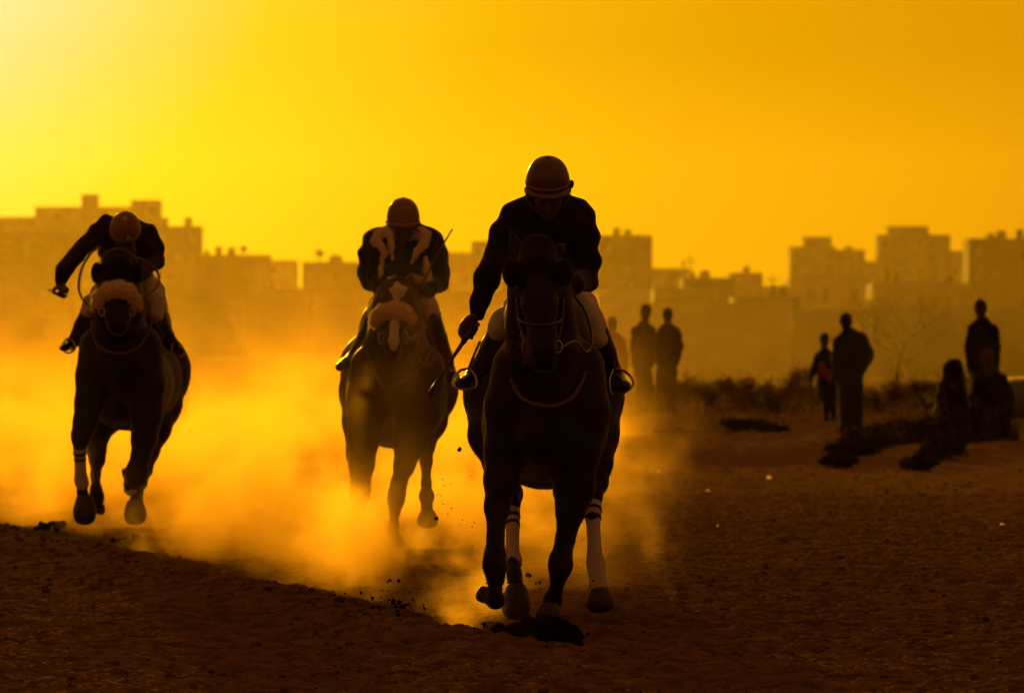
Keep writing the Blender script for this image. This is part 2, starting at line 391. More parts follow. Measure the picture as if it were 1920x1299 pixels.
for x, y, z in zip(xs, ys, height(xs, ys)):
    a = random.uniform(-.9, .9) + (math.pi if random.random() < .5 else 0); L = random.uniform(.008, .032); w = random.uniform(.0008, .0018); c = random.uniform(-3, 3); b = len(SV)
    for k in range(5):
        t = k / 4 - .5; px_ = x + L * t * math.cos(a) - c * L * t * t * math.sin(a); py_ = y + L * t * math.sin(a) + c * L * t * t * math.cos(a); hz = z + .002 + .005 * (1 - 4 * t * t)
        SV += [(px_, py_ - w, hz), (px_, py_ + w, hz + w)]
    SF += [(b+2*k, b+2*k+2, b+2*k+3, b+2*k+1) for k in range(4)]
g = mesh('straw', SV, np.array(SF), M['straw'], None, True)
tag(g, 'short bits of dry straw lying on the near left of the track', 'straw', kind='stuff')

# ------------------------------------------------------------------ buildings of the town
def window_mesh(w, h):
    g = Geo(); g.box((-w/2, -.09, -h/2), (w/2, .05, h/2)); return g
BW = {}
def building(label, D, x0, x1, top, m='plaster', tanks=(), boxes=(), win=None, deep=10, para=.5, yaw=0.0):
    px = Px(D); a = px(x0, HZ)[0]; b = px(x1, HZ)[0]; zt = px(0, top)[2]
    w = b - a; cx = (a + b) / 2
    r = thing('building', label, 'building', (cx, D, 0), None, yaw)
    g = Geo(); g.box((a, D, -1.5), (b, D + deep, zt - para)); 
    t = .25
    for lo, hi in (((a, D, zt-para), (b, D+t, zt)), ((a, D+deep-t, zt-para), (b, D+deep, zt)), ((a, D+t, zt-para), (a+t, D+deep-t, zt)), ((b-t, D+t, zt-para), (b, D+deep-t, zt))): g.box(lo, hi)
    g.build('wall', M[m], r, False)
    for (c, y0, wd, kind) in tanks:
        X0 = px(c, HZ)[0]; zz = px(0, y0)[2]; rr = px.r(wd / 2)
        g = Geo()
        if kind == 'tank': g.lathe([(rr*.9, zt-para-.02), (rr, zt-para+.1), (rr, zz-.2), (rr*.75, zz-.05), (rr*.2, zz)], (X0, D+2+rr, 0), (0,0,1), 14); g.build('water_tank', M['tank'], r)
        elif kind == 'dish':
            g.tube([(X0, D+1, zt-para), (X0, D+1, zz - rr)], .06, 6); g.lathe([(rr*.05, .0), (rr*.6, .1*rr), (rr, .38*rr), (rr*.97, .42*rr), (rr*.5, .14*rr)], (X0, D+1, zz-rr), (.3, -1, .5), 14); g.build('satellite_dish', M['tank'], r)
        else: g.tube([(X0, D+1, zt-para), (X0, D+1, zz)], rr, 6); g.build('aerial', M['tank'], r)
    for (u0, u1, y0) in boxes:
        A, B_ = px(u0, HZ)[0], px(u1, HZ)[0]; zz = px(0, y0)[2]
        g = Geo(); g.box((A, D + 1.2, zt - para - .05), (B_, D + min(deep-1, 5), zz)); g.box((A-.12, D+1.08, zz), (B_+.12, D+min(deep-1,5)+.1, zz+.14)); g.build('stair_housing', M[m], r, False)
    q_ = np.random.default_rng(int(x0 * 7 + 999))
    for _ in range(int(q_.integers(1, 4)) if D < 800 and x0 > 500 else 0):
        X0 = q_.uniform(a + .15 * w, b - .15 * w); kk = q_.random(); g = Geo()
        if kk < .5:
            hh_ = q_.uniform(1.0, 2.4); g.tube([(X0, D + 2, zt - para), (X0, D + 2, zt + hh_)], .05, 5); g.tube([(X0 - .5, D + 2, zt + hh_ * .8), (X0 + .5, D + 2, zt + hh_ * .8)], .035, 4); g.build('aerial', M['tank'], r)
        else:
            rr = q_.uniform(.35, .6); g.lathe([(rr*.9, zt-para), (rr, zt-para+.1), (rr, zt+.5), (rr*.6, zt+.75), (rr*.15, zt+.8)], (X0, D + 2.5, 0), (0, 0, 1), 12); g.build('water_tank', M['tank'], r)
    if win:
        rows, cols = win
        for i in range(rows):
            for j in range(cols):
                zc = zt - 1.9 - i * 3.0
                if zc < .9 or random.random() < .5: continue
                xc = a + w * (j + .5) / cols
                ww = min(1.3, w / cols * .45); key = round(ww, 2)
                if key not in BW:
                    g = window_mesh(ww, 1.4); o = mesh('window', g.V, g.F, M['pane'], None, False)
                    BW[key] = o.data; bpy.data.objects.remove(o)
                o = bpy.data.objects.new('window', BW[key]); COL.objects.link(o); o.parent = r; o.location = (xc - cx, 0, zc)
    return r
building('low brown block behind the left rider, cut by the left frame edge', 700, -90, 140, 434, 'brick', win=(3, 6))
building('pale flat block rising behind the low brown block at far left', 1150, -60, 72, 407, 'plaster2', win=(3, 4))
building('wide block with one square stair tower, above the left rider\'s raised elbow', 1080, 66, 262, 388, 'plaster2', boxes=[(152, 182, 366)], win=(4, 7))
building('narrow tower block just right of the left rider\'s helmet', 980, 246, 297, 375, 'plaster2', win=(5, 2), para=.2)
building('ochre block with a thin roof canopy right of the narrow tower', 900, 292, 374, 424, 'brick', boxes=[(300, 312, 410), (345, 357, 410)], win=(4, 3))
building('brown block with a row of four water tanks on its roof', 620, 366, 502, 478, 'brick', [(386, 468, 10, 'tank'), (408, 461, 13, 'tank'), (432, 463, 15, 'tank'), (455, 461, 14, 'dish')], win=(2, 5))
building('small pale block in the gap between the two tank-roofed blocks', 1150, 496, 556, 488, 'plaster', win=(2, 2))
building('long low block hidden in dust under the left skyline', 520, 130, 700, 540, 'brick', win=(1, 12))
building('brown block with a satellite dish and dome on its roof, left of the middle rider', 610, 567, 700, 491, 'brick', [(598, 468, 17, 'dish'), (628, 478, 26, 'tank')], win=(2, 4))
building('pale block just right of the middle rider', 1050, 760, 890, 473, 'plaster', win=(3, 4))
building('small square block left of the front rider\'s arm', 900, 884, 960, 452, 'plaster2', win=(3, 3))
building('tall brown block right of the front rider with two roof tanks', 780, 1060, 1223, 441, 'brick', [(1157, 426, 13, 'tank'), (1178, 429, 14, 'tank')], win=(4, 5))
building('low ochre block behind the three standing spectators', 500, 1120, 1300, 545, 'plaster', win=(1, 6))
building('pale block with a thin roof aerial, right of the tall brown block', 900, 1222, 1292, 503, 'plaster', [(1282, 488, 5, 'aerial')], win=(3, 3))
building('dark brown low block with two small roof tanks right of centre', 560, 1280, 1378, 521, 'brick', [(1300, 509, 10, 'tank'), (1324, 509, 11, 'tank')], win=(1, 4))
building('ochre block with one roof bump in the dip of the right skyline', 820, 1368, 1430, 511, 'plaster', [(1401, 498, 13, 'tank')], win=(3, 2))
building('low pale block at the lowest dip of the right skyline', 1050, 1425, 1490, 536, 'plaster', win=(2, 2))
building('stepped grey block left of the tallest block on the right', 1180, 1482, 1566, 462, 'plaster2', boxes=[(1507, 1560, 445)], win=(4, 4))
building('lower wing on the right side of the stepped grey block', 1240, 1566, 1622, 468, 'plaster2', [(1592, 461, 16, 'tank')], boxes=[], win=(3, 3))
building('short pale annex sloping down beside the stepped wing', 1300, 1622, 1645, 490, 'plaster2')
building('tallest grey apartment block of the right skyline', 1200, 1646, 1782, 440, 'plaster2', boxes=[(1666, 1742, 425)], win=(5, 6))
building('pale low block between the tallest block and the right edge block', 1300, 1782, 1818, 470, 'plaster', win=(3, 2))
building('large dark block at the right frame edge with two roof tanks', 760, 1816, 2060, 447, 'brick', [(1880, 432, 20, 'tank'), (1916, 429, 16, 'tank'), (1850, 438, 3, 'aerial')], win=(5, 7))
building('broad low block with a round rooftop tank right of centre', 600, 1480, 1642, 521, 'plaster', [(1561, 508, 10, 'tank')], win=(2, 6))
building('broad brown low block below the tallest block', 540, 1636, 1818, 531, 'plaster2', [(1668, 500, 8, 'tank'), (1684, 502, 9, 'tank')], win=(2, 7))
for k, (a, b, c, d, m_, l) in enumerate(((-80, 118, 380, 556, 'brick', 'low ochre house behind the left rider\'s whip hand'), (300, 452, 360, 566, 'plaster2', 'low house hidden in dust right of the left horse'),
    (446, 590, 420, 552, 'brick', 'low brown house in dust midway between the left and middle riders'), (586, 800, 350, 572, 'plaster', 'low house in dust behind the middle horse\'s head'),
    (790, 980, 390, 548, 'brick', 'low house in dust left of the front horse\'s head'), (1226, 1345, 400, 540, 'plaster2', 'low house above the robed spectator\'s head'), (1376, 1500, 380, 556, 'brick', 'low house behind the compound wall in the middle of the right side'))):
    building(l, c, a, b, d, m_, win=(1, 4), deep=8)
def long_wall(label, D, x0, x1, top, m):
    px = Px(D); a = px(x0, HZ)[0]; b = px(x1, HZ)[0]; zt = px(0, top)[2]
    r = thing('compound_wall', label, 'wall', ((a+b)/2, D, 0))
    g = Geo(); g.box((a, D, -.6), (b, D + .3, zt - .14)); g.build('wall_panel', M[m], r, False)
    g = Geo(); g.box((a - .04, D - .05, zt - .14), (b + .04, D + .35, zt)); g.build('coping', M[m], r, False)
    g = Geo(); k = a + .3
    while k < b - .4: g.box((k, D - .1, -.6), (k + .35, D, zt - .15)); k += 3.1
    g.build('pier', M[m], r, False)
    return r
long_wall('plastered compound wall behind the standing spectators', 205, 1130, 1482, 568, 'plaster')
long_wall('plastered compound wall behind the thorn tree at right', 188, 1486, 2150, 580, 'plaster2')

# ------------------------------------------------------------------ tree, bushes, dry grass
def leafs(n, cen, rad, size, seed, thin=.2):
    q = np.random.default_rng(seed); V = []; Fc = []; cen = tuple(cen)
    cl = q.normal(size=(max(4, n // 60), 3)); cl = cl / np.linalg.norm(cl, axis=1)[:, None] * q.random((len(cl), 1)) ** .4 * .85
    for i in range(n):
        c = cl[q.integers(len(cl))] + q.normal(size=3) * .17
        p = np.array(cen) + c * rad; u = q.normal(size=3); u /= np.linalg.norm(u); v = np.cross(u, q.normal(size=3)); v /= np.linalg.norm(v)
        s = size * q.uniform(.6, 1.4); b = len(V); V += [p - u*s*1.5, p + v*s*thin, p + u*s*1.5, p - v*s*thin]; Fc.append((b, b+1, b+2, b+3))
    return V, Fc
def limb(g, p, d, L, r, lev, ends):
    q = p + d * L; mid = (p + q) / 2 + np.array([random.uniform(-1, 1) for _ in range(3)]) * L * .12
    g.tube([p, mid, q], [r, r * .8, r * .6], 6, smooth=3)
    if lev == 0: ends.append(q); return
    for _ in range(3):
        e = d + np.array([random.uniform(-.9, .9), random.uniform(-.9, .9), random.uniform(-.15, .45)]); e /= np.linalg.norm(e)
        limb(g, q, e, L * .72, r * .58, lev - 1, ends)
TY = 172.0; px = Px(TY); base = px(1688, 0); bz = H(base[0], TY)
tr = thing('thorn_tree', 'sparse spreading thorn tree standing before the wall at right', 'tree', (base[0], TY, bz))
g = Geo(); ends = []
for e in ((-.75, 0, .6), (-.3, .3, .9), (.35, -.2, .85), (.8, .2, .55)):
    e = np.array(e) / np.linalg.norm(e); limb(g, np.array([base[0], TY, bz + .55]), e, .80, .07, 3, ends)
g.tube([(base[0] + .08, TY, bz - .2), (base[0] - .05, TY, bz + .3), (base[0], TY, bz + .62)], [.15, .12, .10], 8)
g.build('trunk', M['bark'], tr)
LV = []; LF = []
for i, e in enumerate(ends):
    v, f = leafs(14, e, np.array([.42, .42, .34]), .045, i); b = len(LV); LV += v; LF += [tuple(k + b for k in q) for q in f]
mesh('crown', LV, LF, M['leaf'], tr, False)

def bush(px_, D, wpx, hpx, label, seed, m='scrub'):
    p = Px(D); x = p(px_, 0)[0]; z = H(x, D); w = p.r(wpx / 2); h = p.r(hpx)
    r = thing('bush', label, 'bush', (x, D, z), 'dry bushes behind the bank')
    v, f = leafs(520 if D > 84 else 1300, (x, D, z + h * .5), np.array([w, min(w, .5) if D < 84 else w, h * .6]), .05 if D > 84 else .035, seed); mesh('foliage', v, f, M['shade_scrub' if D < 84 else m], r, False)
    g = Geo(); q = np.random.default_rng(seed)
    for _ in range(16):
        a = q.uniform(0, 6.28); t = np.array([math.cos(a) * w * .8, math.sin(a) * w * .6, h * q.uniform(.6, 1.15)])
        g.tube([(x, D, z - .05), (x + t[0]*.4, D + t[1]*.4, z + t[2]*.6), (x + t[0], D + t[1], z + t[2])], [.012, .008, .003], 4, smooth=2)
    g.build('stems', M['bark'], r)
M['shade_scrub'] = mat('scrub_hollow_shade', (.018, .011, .006), .9, .05, noise=.3, nscale=2)  # near-black: shade of the bank's hollows put into the scrub colour
BUSH = [(1215, 98, 60, 40, 'small dry bush behind the legs of the left spectators'), (1330, 96, 120, 62, 'low dry bush right of the robed spectator'),
        (1392, 92, 110, 70, 'dense dry bush midway between the two standing groups'), (1452, 90, 130, 72, 'wide dry bush left of the standing boy'),
        (1500, 96, 90, 66, 'dry bush directly behind the standing boy'), (1560, 94, 110, 60, 'dry bush between the boy and the tall man\'s legs'),
        (1650, 92, 100, 58, 'dry bush right of the tall man\'s knees'), (1690, 98, 110, 72, 'dry bush at the foot of the thorn tree'),
        (1738, 93, 90, 60, 'dry bush left of the squatting woman'), (1275, 104, 110, 42, 'flat dry bush far behind the robed spectator'),
        (1800, 100, 120, 60, 'dry bush behind the seated group at right'), (1893, 86, 60, 60, 'dry bush below the parked car'),
        (1728, 74.5, 120, 42, 'scrub clump standing in for hollow shade at the left foot of the squatting person'), (1700, 72.0, 120, 44, 'scrub clump standing in for hollow shade, second from the top of the line running down the bank'), (1672, 69.4, 120, 44, 'scrub clump standing in for hollow shade, third from the top of the line running down the bank'),
        (1644, 67.0, 120, 42, 'scrub clump standing in for hollow shade in the middle of the line running down the bank'), (1618, 64.6, 110, 38, 'scrub clump standing in for hollow shade, third from the bottom of the line running down the bank'),
        (1594, 62.2, 100, 30, 'scrub clump standing in for hollow shade, second from the bottom of the line running down the bank'), (1572, 60.0, 70, 20, 'scrub clump standing in for hollow shade, lowest in the line running down the bank'), (1790, 66.5, 90, 30, 'scrub clump standing in for hollow shade, upper of the short row below the seated group'), (1766, 63.8, 90, 32, 'scrub clump standing in for hollow shade, second in the short row below the seated group'), (1744, 61.2, 80, 28, 'scrub clump standing in for hollow shade, third in the short row below the seated group'), (1722, 58.8, 60, 20, 'scrub clump standing in for hollow shade, lowest of the short row below the seated group'),
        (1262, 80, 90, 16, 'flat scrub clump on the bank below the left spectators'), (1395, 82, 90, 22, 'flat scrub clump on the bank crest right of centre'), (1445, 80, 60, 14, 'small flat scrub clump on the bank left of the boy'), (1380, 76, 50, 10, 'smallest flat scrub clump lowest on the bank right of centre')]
for i, (a, b, c, d, l) in enumerate(BUSH): bush(a, b, c, d, l, 100 + i)
n = 9000; ys = RNG.uniform(82, 124, n); xs = RNG.uniform(1.7, 12.5, n)
k = RNG.random(n) < .15 + .9 * sstep(.4, .7, vnoise(xs * .8, ys * .25 + 50)); xs, ys = xs[k], ys[k]; zs = height(xs, ys)
V = []; Fc = []
for x, y, z in zip(xs, ys, zs):
    hgt = random.uniform(.08, .30); w = random.uniform(.006, .014); dx = random.uniform(-.1, .1); b = len(V)
    V += [(x - w, y, z - .02), (x + w, y, z - .02), (x + dx * .5 + w * .6, y + .01, z + hgt * .6), (x + dx, y + .02, z + hgt), (x + dx * .5 - w * .6, y + .01, z + hgt * .6)]; Fc.append((b, b+1, b+2, b+3, b+4))
tag(mesh('dry_grass', V, Fc, M['scrub'], None, False), 'dry grass growing along the top of the bank', 'grass', kind='stuff')

# ------------------------------------------------------------------ air: haze, town haze and the dust thrown up by the hooves
def vol(name, lo, hi, dens, color, aniso, label, cat='haze', build=None):
    g = Geo(); g.box(lo, hi)
    m = bpy.data.materials.new(name + '_air'); m.use_nodes = True; t = m.node_tree; t.nodes.clear()
    o = t.nodes.new('ShaderNodeOutputMaterial'); v = t.nodes.new('ShaderNodeVolumePrincipled')
    v.inputs['Color'].default_value = (*color, 1); v.inputs['Density'].default_value = dens; v.inputs['Anisotropy'].default_value = aniso
    t.links.new(v.outputs[0], o.inputs['Volume'])
    if build: build(t, v)
    ob = g.build(name, m, None, False); tag(ob, label, cat, kind='stuff'); return ob
DUSTC = (1.0, .78, .35)
vol('haze', (-300, -70, -3), (300, 1500, 60), .000013, DUSTC, .78, 'thin warm haze filling the air over the whole plain')
vol('dust_bank', (-60, 110, -2), (60, 184, 7), .00042, DUSTC, .78, 'pale dusty air hanging low over the ground in front of the compound walls')

def dust_nodes(t, v):
    Nn = t.nodes; L = t.links
    def m(op, a, b=None, c=None, clamp=False):
        n = Nn.new('ShaderNodeMath'); n.operation = op; n.use_clamp = clamp
        for i, q in enumerate((a, b, c)):
            if q is None: continue
            if isinstance(q, (int, float)): n.inputs[i].default_value = q
            else: L.new(q, n.inputs[i])
        return n.outputs[0]
    def ss(x, a, b):
        n = Nn.new('ShaderNodeMapRange'); n.interpolation_type = 'SMOOTHSTEP'
        n.inputs[1].default_value = a; n.inputs[2].default_value = b; L.new(x, n.inputs[0]); return n.outputs[0]
    tcn = Nn.new('ShaderNodeTexCoord'); sp = Nn.new('ShaderNodeSeparateXYZ'); L.new(tcn.outputs['Object'], sp.inputs[0])
    x, y, z = sp.outputs
    n1 = Nn.new('ShaderNodeTexNoise'); n1.inputs['Scale'].default_value = .75; n1.inputs['Detail'].default_value = 5; n1.inputs['Roughness'].default_value = .6; n1.inputs['Distortion'].default_value = .6
    mp = Nn.new('ShaderNodeMapping'); mp.inputs['Scale'].default_value = (1.1, .12, 1.3); L.new(tcn.outputs['Object'], mp.inputs[0]); L.new(mp.outputs[0], n1.inputs['Vector'])
    n2 = Nn.new('ShaderNodeTexNoise'); n2.inputs['Scale'].default_value = 2.4; n2.inputs['Detail'].default_value = 3
    mp2 = Nn.new('ShaderNodeMapping'); mp2.inputs['Scale'].default_value = (1.0, .22, 1.1); L.new(tcn.outputs['Object'], mp2.inputs[0]); L.new(mp2.outputs[0], n2.inputs['Vector'])
    nz = ss(m('ADD', m('MULTIPLY', n1.outputs[0], .7), m('MULTIPLY', n2.outputs[0], .3)), .44, .60)
    wob = m('SUBTRACT', n1.outputs[0], .5)
    # distance right of the track edge, growing thicker away from it
    e = m('SUBTRACT', x, m('ADD', m('MULTIPLY', y, -.247), 6.34))
    e = m('ADD', e, m('MULTIPLY', wob, 2.2))
    left = ss(e, -.05, 2.2)
    near = ss(m('ADD', y, m('MULTIPLY', wob, 2)), 27.2, 29.6)
    yy = m('SUBTRACT', y, 30)
    right = ss(m('DIVIDE', m('SUBTRACT', m('ADD', m('MULTIPLY', yy, .037), .62), m('ADD', x, m('MULTIPLY', wob, 3.2))), m('ADD', m('MULTIPLY', yy, .05), 1.25)), -.15, 1.0)
    backx = ss(y, 95, 60)
    # layers by height: thick near the ground, thinning above the saddles
    low = m('POWER', 2.718, m('MULTIPLY', m('MAXIMUM', m('ADD', z, m('MULTIPLY', wob, -1.8)), 0), -3.6))
    mid = m('MULTIPLY', ss(m('ADD', z, m('MULTIPLY', wob, 3.0)), 2.8, .2), .052)
    mid = m('MULTIPLY', mid, ss(y, 35, 46))
    hgt = m('ADD', m('MULTIPLY', low, 1.7), mid)
    d = m('MULTIPLY', m('MULTIPLY', left, near), m('MULTIPLY', right, backx))
    d = m('MULTIPLY', d, m('MULTIPLY', hgt, m('ADD', m('MULTIPLY', nz, 1.6), .08)))
    L.new(m('MULTIPLY', d, .26), v.inputs['Density'])
vol('dust_cloud', (-9, 27.2, -.15), (3.2, 92, 3.6),   .1, (.68, .43, .11), .6, 'billowing dust thrown up behind the galloping horses', 'dust', dust_nodes)

def puff(label, c, rad, dens, seed):
    """a small separate burst of dust: an ellipsoid whose edge is eaten away by noise"""
    def nodes(t, v):
        Nn = t.nodes; L = t.links
        tcn = Nn.new('ShaderNodeTexCoord'); mp = Nn.new('ShaderNodeMapping'); mp.inputs['Scale'].default_value = [1 / r for r in rad]; L.new(tcn.outputs['Object'], mp.inputs[0])
        ln = Nn.new('ShaderNodeVectorMath'); ln.operation = 'LENGTH'; L.new(mp.outputs[0], ln.inputs[0])
        n = Nn.new('ShaderNodeTexNoise'); n.inputs['Scale'].default_value = 3.2; n.inputs['Detail'].default_value = 5; n.inputs['Roughness'].default_value = .65
        m2 = Nn.new('ShaderNodeMapping'); m2.inputs['Location'].default_value = (seed, seed * 2, 0); L.new(tcn.outputs['Object'], m2.inputs[0]); L.new(m2.outputs[0], n.inputs['Vector'])
        a = Nn.new('ShaderNodeMath'); a.operation = 'MULTIPLY_ADD'; a.inputs[1].default_value = 2.6; L.new(n.outputs[0], a.inputs[0]); 
        b = Nn.new('ShaderNodeMath'); b.operation = 'SUBTRACT'; b.inputs[0].default_value = -.55; L.new(ln.outputs['Value'], b.inputs[1]); L.new(b.outputs[0], a.inputs[2])
        r = Nn.new('ShaderNodeMapRange'); r.interpolation_type = 'SMOOTHSTEP'; r.inputs[1].default_value = 0; r.inputs[2].default_value = .9; r.inputs[4].default_value = dens; L.new(a.outputs[0], r.inputs[0]); L.new(r.outputs[0], v.inputs['Density'])
    o = vol('dust_puff', tuple(-r * 1.02 for r in rad), rad, .1, (.86, .56, .18), .6, label, 'dust', nodes); o.location = c; return o
def at(px_, py_, D): return Px(D)(px_, py_)
puff('bright burst of dust behind the front horse\'s left hooves', at(905, 1105, 28.3), (.42, .6, .30), 1.1, 3)
puff('thin dust burst behind the front horse\'s right hind hoof', at(1165, 1040, 29.6), (.40, .7, .42), .38, 8)
puff('narrow jet of dust rising left of the front horse\'s forefeet', at(860, 1165, 27.4), (.16, .3, .16), 1.6, 12)
puff('dust burst at the far left edge beside the left horse\'s hooves', at(60, 950, 42), (.6, .9, .42), .8, 15)
puff('dust burst between the left horse\'s hooves', at(235, 975, 42.0), (.55, .8, .22), .9, 19)
puff('smoky dust wisp drifting across the middle horse\'s chest', at(712, 745, 36.3), (.55, .7, .42), .13, 23)

# ------------------------------------------------------------------ people and horses: builders
def unit(v): v = np.array(v, float); return v / np.linalg.norm(v)
def add_head(B, c, fwd, s=1.0, beard=False):
    f = unit(fwd); u = np.array([0, 0, 1.]) - f * f[2]; u = unit(u); r = np.cross(f, u)
    MM = np.stack([r, f, u], 1)
    def P(a, b, d): return np.array(c) + s * (a * r + b * f + d * u)
    B.ell(P(0, -.01, .02), np.array([.074, .094, .095]) * s, .02, MM)
    B.ell(P(0, .015, -.045), np.array([.058, .070, .075]) * s, .03, MM)          # jaw
    B.ell(P(0, .075, -.100), np.array([.022, .018, .018]) * s, .02, MM)          # chin
    B.cone(P(0, .088, .012), P(0, .108, -.030), .008 * s, .014 * s, .012)        # nose
    for e in (-1, 1):
        B.ell(P(.031 * e, .078, .010), np.array([.014, .011, .010]) * s, .006, MM)   # eye
        B.cone(P(.014 * e, .090, .026), P(.048 * e, .076, .024), .008 * s, .006 * s, .010)   # brow
        B.ell(P(.077 * e, -.005, -.012), np.array([.010, .020, .032]) * s, .008, MM)     # ear
        B.ell(P(.042 * e, .058, -.035), np.array([.022, .02, .022]) * s, .02, MM)    # cheek
    B.cone(P(-.020, .085, -.062), P(.020, .085, -.062), .008 * s, .008 * s, .006)      # mouth
    B.cone(P(-.016, .083, -.074), P(.016, .083, -.074), .008 * s, .008 * s, .006)
    return P
def add_fist(B, wrist, g, axis, s=1.0):
    """a closed hand: palm behind the held rod, four fingers and a thumb wrapped round it"""
    a = unit(axis); w = np.array(wrist, float); g = np.array(g, float); p = w - g; p = unit(p - a * (p @ a)); q = np.cross(a, p)
    B.cone(w, g + p * .035 * s, .024 * s, .028 * s, .02); 
    B.cone(g + p * .034 * s - a * .030 * s, g + p * .034 * s + a * .030 * s, .022 * s, .022 * s, .015)
    for i, (o, k) in enumerate(((-.034, .82), (-.012, .95), (.011, 1.0), (.033, .95))):
        pts = []
        for j in range(5):
            t = R(-15 + j * 58); rr = (.026 if j < 3 else .021) * s * (.85 + .15 * k)
            pts.append(g + a * o * s + rr * (math.cos(t) * p + math.sin(t) * q) * 1.0)
        rad = .0095 * s * k
        for u, v in zip(pts[:-1], pts[1:]): B.cone(u, v, rad, rad * .95, .004)
    t0 = g + p * .03 * s + a * .045 * s
    pts = [t0, g + a * .052 * s - q * .020 * s + p * .008 * s, g + a * .040 * s - q * .024 * s - p * .016 * s]
    for u, v in zip(pts[:-1], pts[1:]): B.cone(u, v, .0115 * s, .010 * s, .006)
def add_open_hand(B, wrist, tip, side, s=1.0):
    w = np.array(wrist, float); d = unit(np.array(tip, float) - w); n = unit(side); n = unit(n - d * (n @ d)); b = np.cross(d, n)
    B.cone(w, w + d * .08 * s, .020 * s, .030 * s, .015, (n, .55))
    for i, (o, L) in enumerate(((-.030, .060), (-.010, .075), (.010, .080), (.030, .070))):
        a0 = w + d * .085 * s + b * o * s; a1 = a0 + (d * .55 + n * .12) * L * s; a2 = a1 + (d * .35 + n * .30) * L * s
        B.cone(a0, a1, .009 * s, .0085 * s, .005); B.cone(a1, a2, .0085 * s, .007 * s, .004)
    a0 = w + d * .035 * s + b * .028 * s; B.cone(a0, a0 + (d * .6 + b * .6 + n * .3) * .055 * s, .012 * s, .009 * s, .006)
def strands(name, items, m, parent, w=.004):
    """hair: each item = (root, direction, length, droop)"""
    V = []; Fc = []
    for (p, d, L, dr) in items:
        p = np.array(p, float); d = unit(d); sd_ = unit(np.cross(d, (0.2, 1, .1))) * w; b = len(V)
        for k in range(4):
            t = k / 3; c = p + d * L * t + np.array([0, 0, -dr * t * t]); ww = (1 - t * .85)
            V += [c - sd_ * ww, c + sd_ * ww]
        Fc += [(b+2*k, b+2*k+2, b+2*k+3, b+2*k+1) for k in range(3)]
    return mesh(name, V, Fc, m, parent, True)
def fuzz(o, n, L, m, name='wool', seed=1):
    me = o.data; q = np.random.default_rng(seed); nv = len(me.vertices)
    co = np.empty(nv * 3); me.vertices.foreach_get('co', co); co = co.reshape(-1, 3)
    no = np.empty(nv * 3); me.vertices.foreach_get('normal', no); no = no.reshape(-1, 3)
    root = o
    while root.parent is not None: root = root.parent
    off = np.array(root.location); idx = q.integers(0, nv, n)
    it = [(co[i] + off - no[i] * .003, no[i] + q.normal(size=3) * .55, L * q.uniform(.5, 1.2), .003) for i in idx]
    return strands(name, it, m, o, .0018)

def leg_bits(root, px, hoof, band=None):
    """hoof = (x, y top, y bottom, depth, half width px, lean); band = (points, stripes)"""
    x, y0, y1, dy, rw, lean = hoof
    a = px(x - lean, y0, dy); b = px(x, y1, dy - .01); ax = unit(b - a); L = np.linalg.norm(b - a); r = px.r(rw, dy)
    g = Geo(); g.lathe([(r*.50, 0), (r*.64, .03*L), (r*.82, .22*L), (r*.97, .45*L), (r*1.0, .62*L), (r*.93, .78*L), (r*.78, .89*L), (r*.55, .96*L), (r*.2, 1.0*L)], a, ax, 22)
    o = g.build('hoof', M['hoof'], root)
    if band:
        pts, stripes = band
        g = Geo(); g.tube([px(*p[:3]) for p in pts], [px.r(p[3], p[2]) for p in pts], 16, smooth=4)
        bo = g.build('leg_bandage', M['band'], root)
        for y_, rr in stripes:
            (xa, ya, da, ra), (xb, yb, db, rb) = pts[0], pts[1]
            for p0, p1 in zip(pts[:-1], pts[1:]):
                if p0[1] <= y_ <= p1[1]: (xa, ya, da, ra), (xb, yb, db, rb) = p0, p1
            t = (y_ - ya) / (yb - ya); c = px(xa + (xb-xa)*t, y_, da + (db-da)*t); dvec = unit(px(xb, yb, db) - px(xa, ya, da)); rad = px.r(ra + (rb-ra)*t, da) * 1.05 + .0015; hh = px.r(rr, da)
            g = Geo(); g.lathe([(rad*.97, -hh), (rad, -hh*.8), (rad, hh*.8), (rad*.97, hh)], c, dvec, 18); g.build('tape_stripe', M['stripe'], bo)

def rider(px, spec, label, cloth, legs, boots, res=.010, boot_m='black'):
    base = px(spec['base'][0], HZ, spec['base'][1]); base[2] = spec['base'][2]
    root = thing('person', label, 'person', base)
    B = Blob(); J = Blob(); Lg = Blob(); Bt = Blob()
    chain(B, px, [(a, b, c, r * .8) for a, b, c, r in spec['torso']], .04); chain(J, px, spec['torso'], .05)
    for p in spec.get('extra', []): chain(J, px, p, .04); 
    for ar in spec['arms']:
        chain(B, px, [(a, b, c, r * .72) for a, b, c, r in ar], .02); chain(J, px, ar, .03)
    for th in spec['thighs']:
        chain(B, px, [(a, b, c, r * .75) for a, b, c, r in th], .03); chain(Lg, px, th, .03)
    B2 = Blob(); nb_ = len(spec['boots']) // 2
    for i_, bt in enumerate(spec['boots']):
        chain(B, px, [(a, b, c, r * .68) for a, b, c, r in bt], .01); chain(Bt if i_ < nb_ else B2, px, bt, .015)
    hd = spec['head']; hp = px(*hd[:3]); P = add_head(B, hp, hd[3], hd[4])
    t0 = spec['torso'][0]; B.cone(hp + np.array([0, .03, -.06]), px(t0[0], t0[1], t0[2]), .052, .065, .03)
    for w, g, a, s in spec['hands']: add_fist(B, px(*w), px(*g), a, s)
    B.build('body', M['skin'], root, res * .85)
    J.build('jacket', M[cloth], root, res, wr=.006, wf=24)
    Lg.build('breeches', M[legs], root, res, wr=.004, wf=32)
    Bt.build('boot', M[boot_m], root, res); B2.build('boot', M[boot_m], root, res)
    return root, P
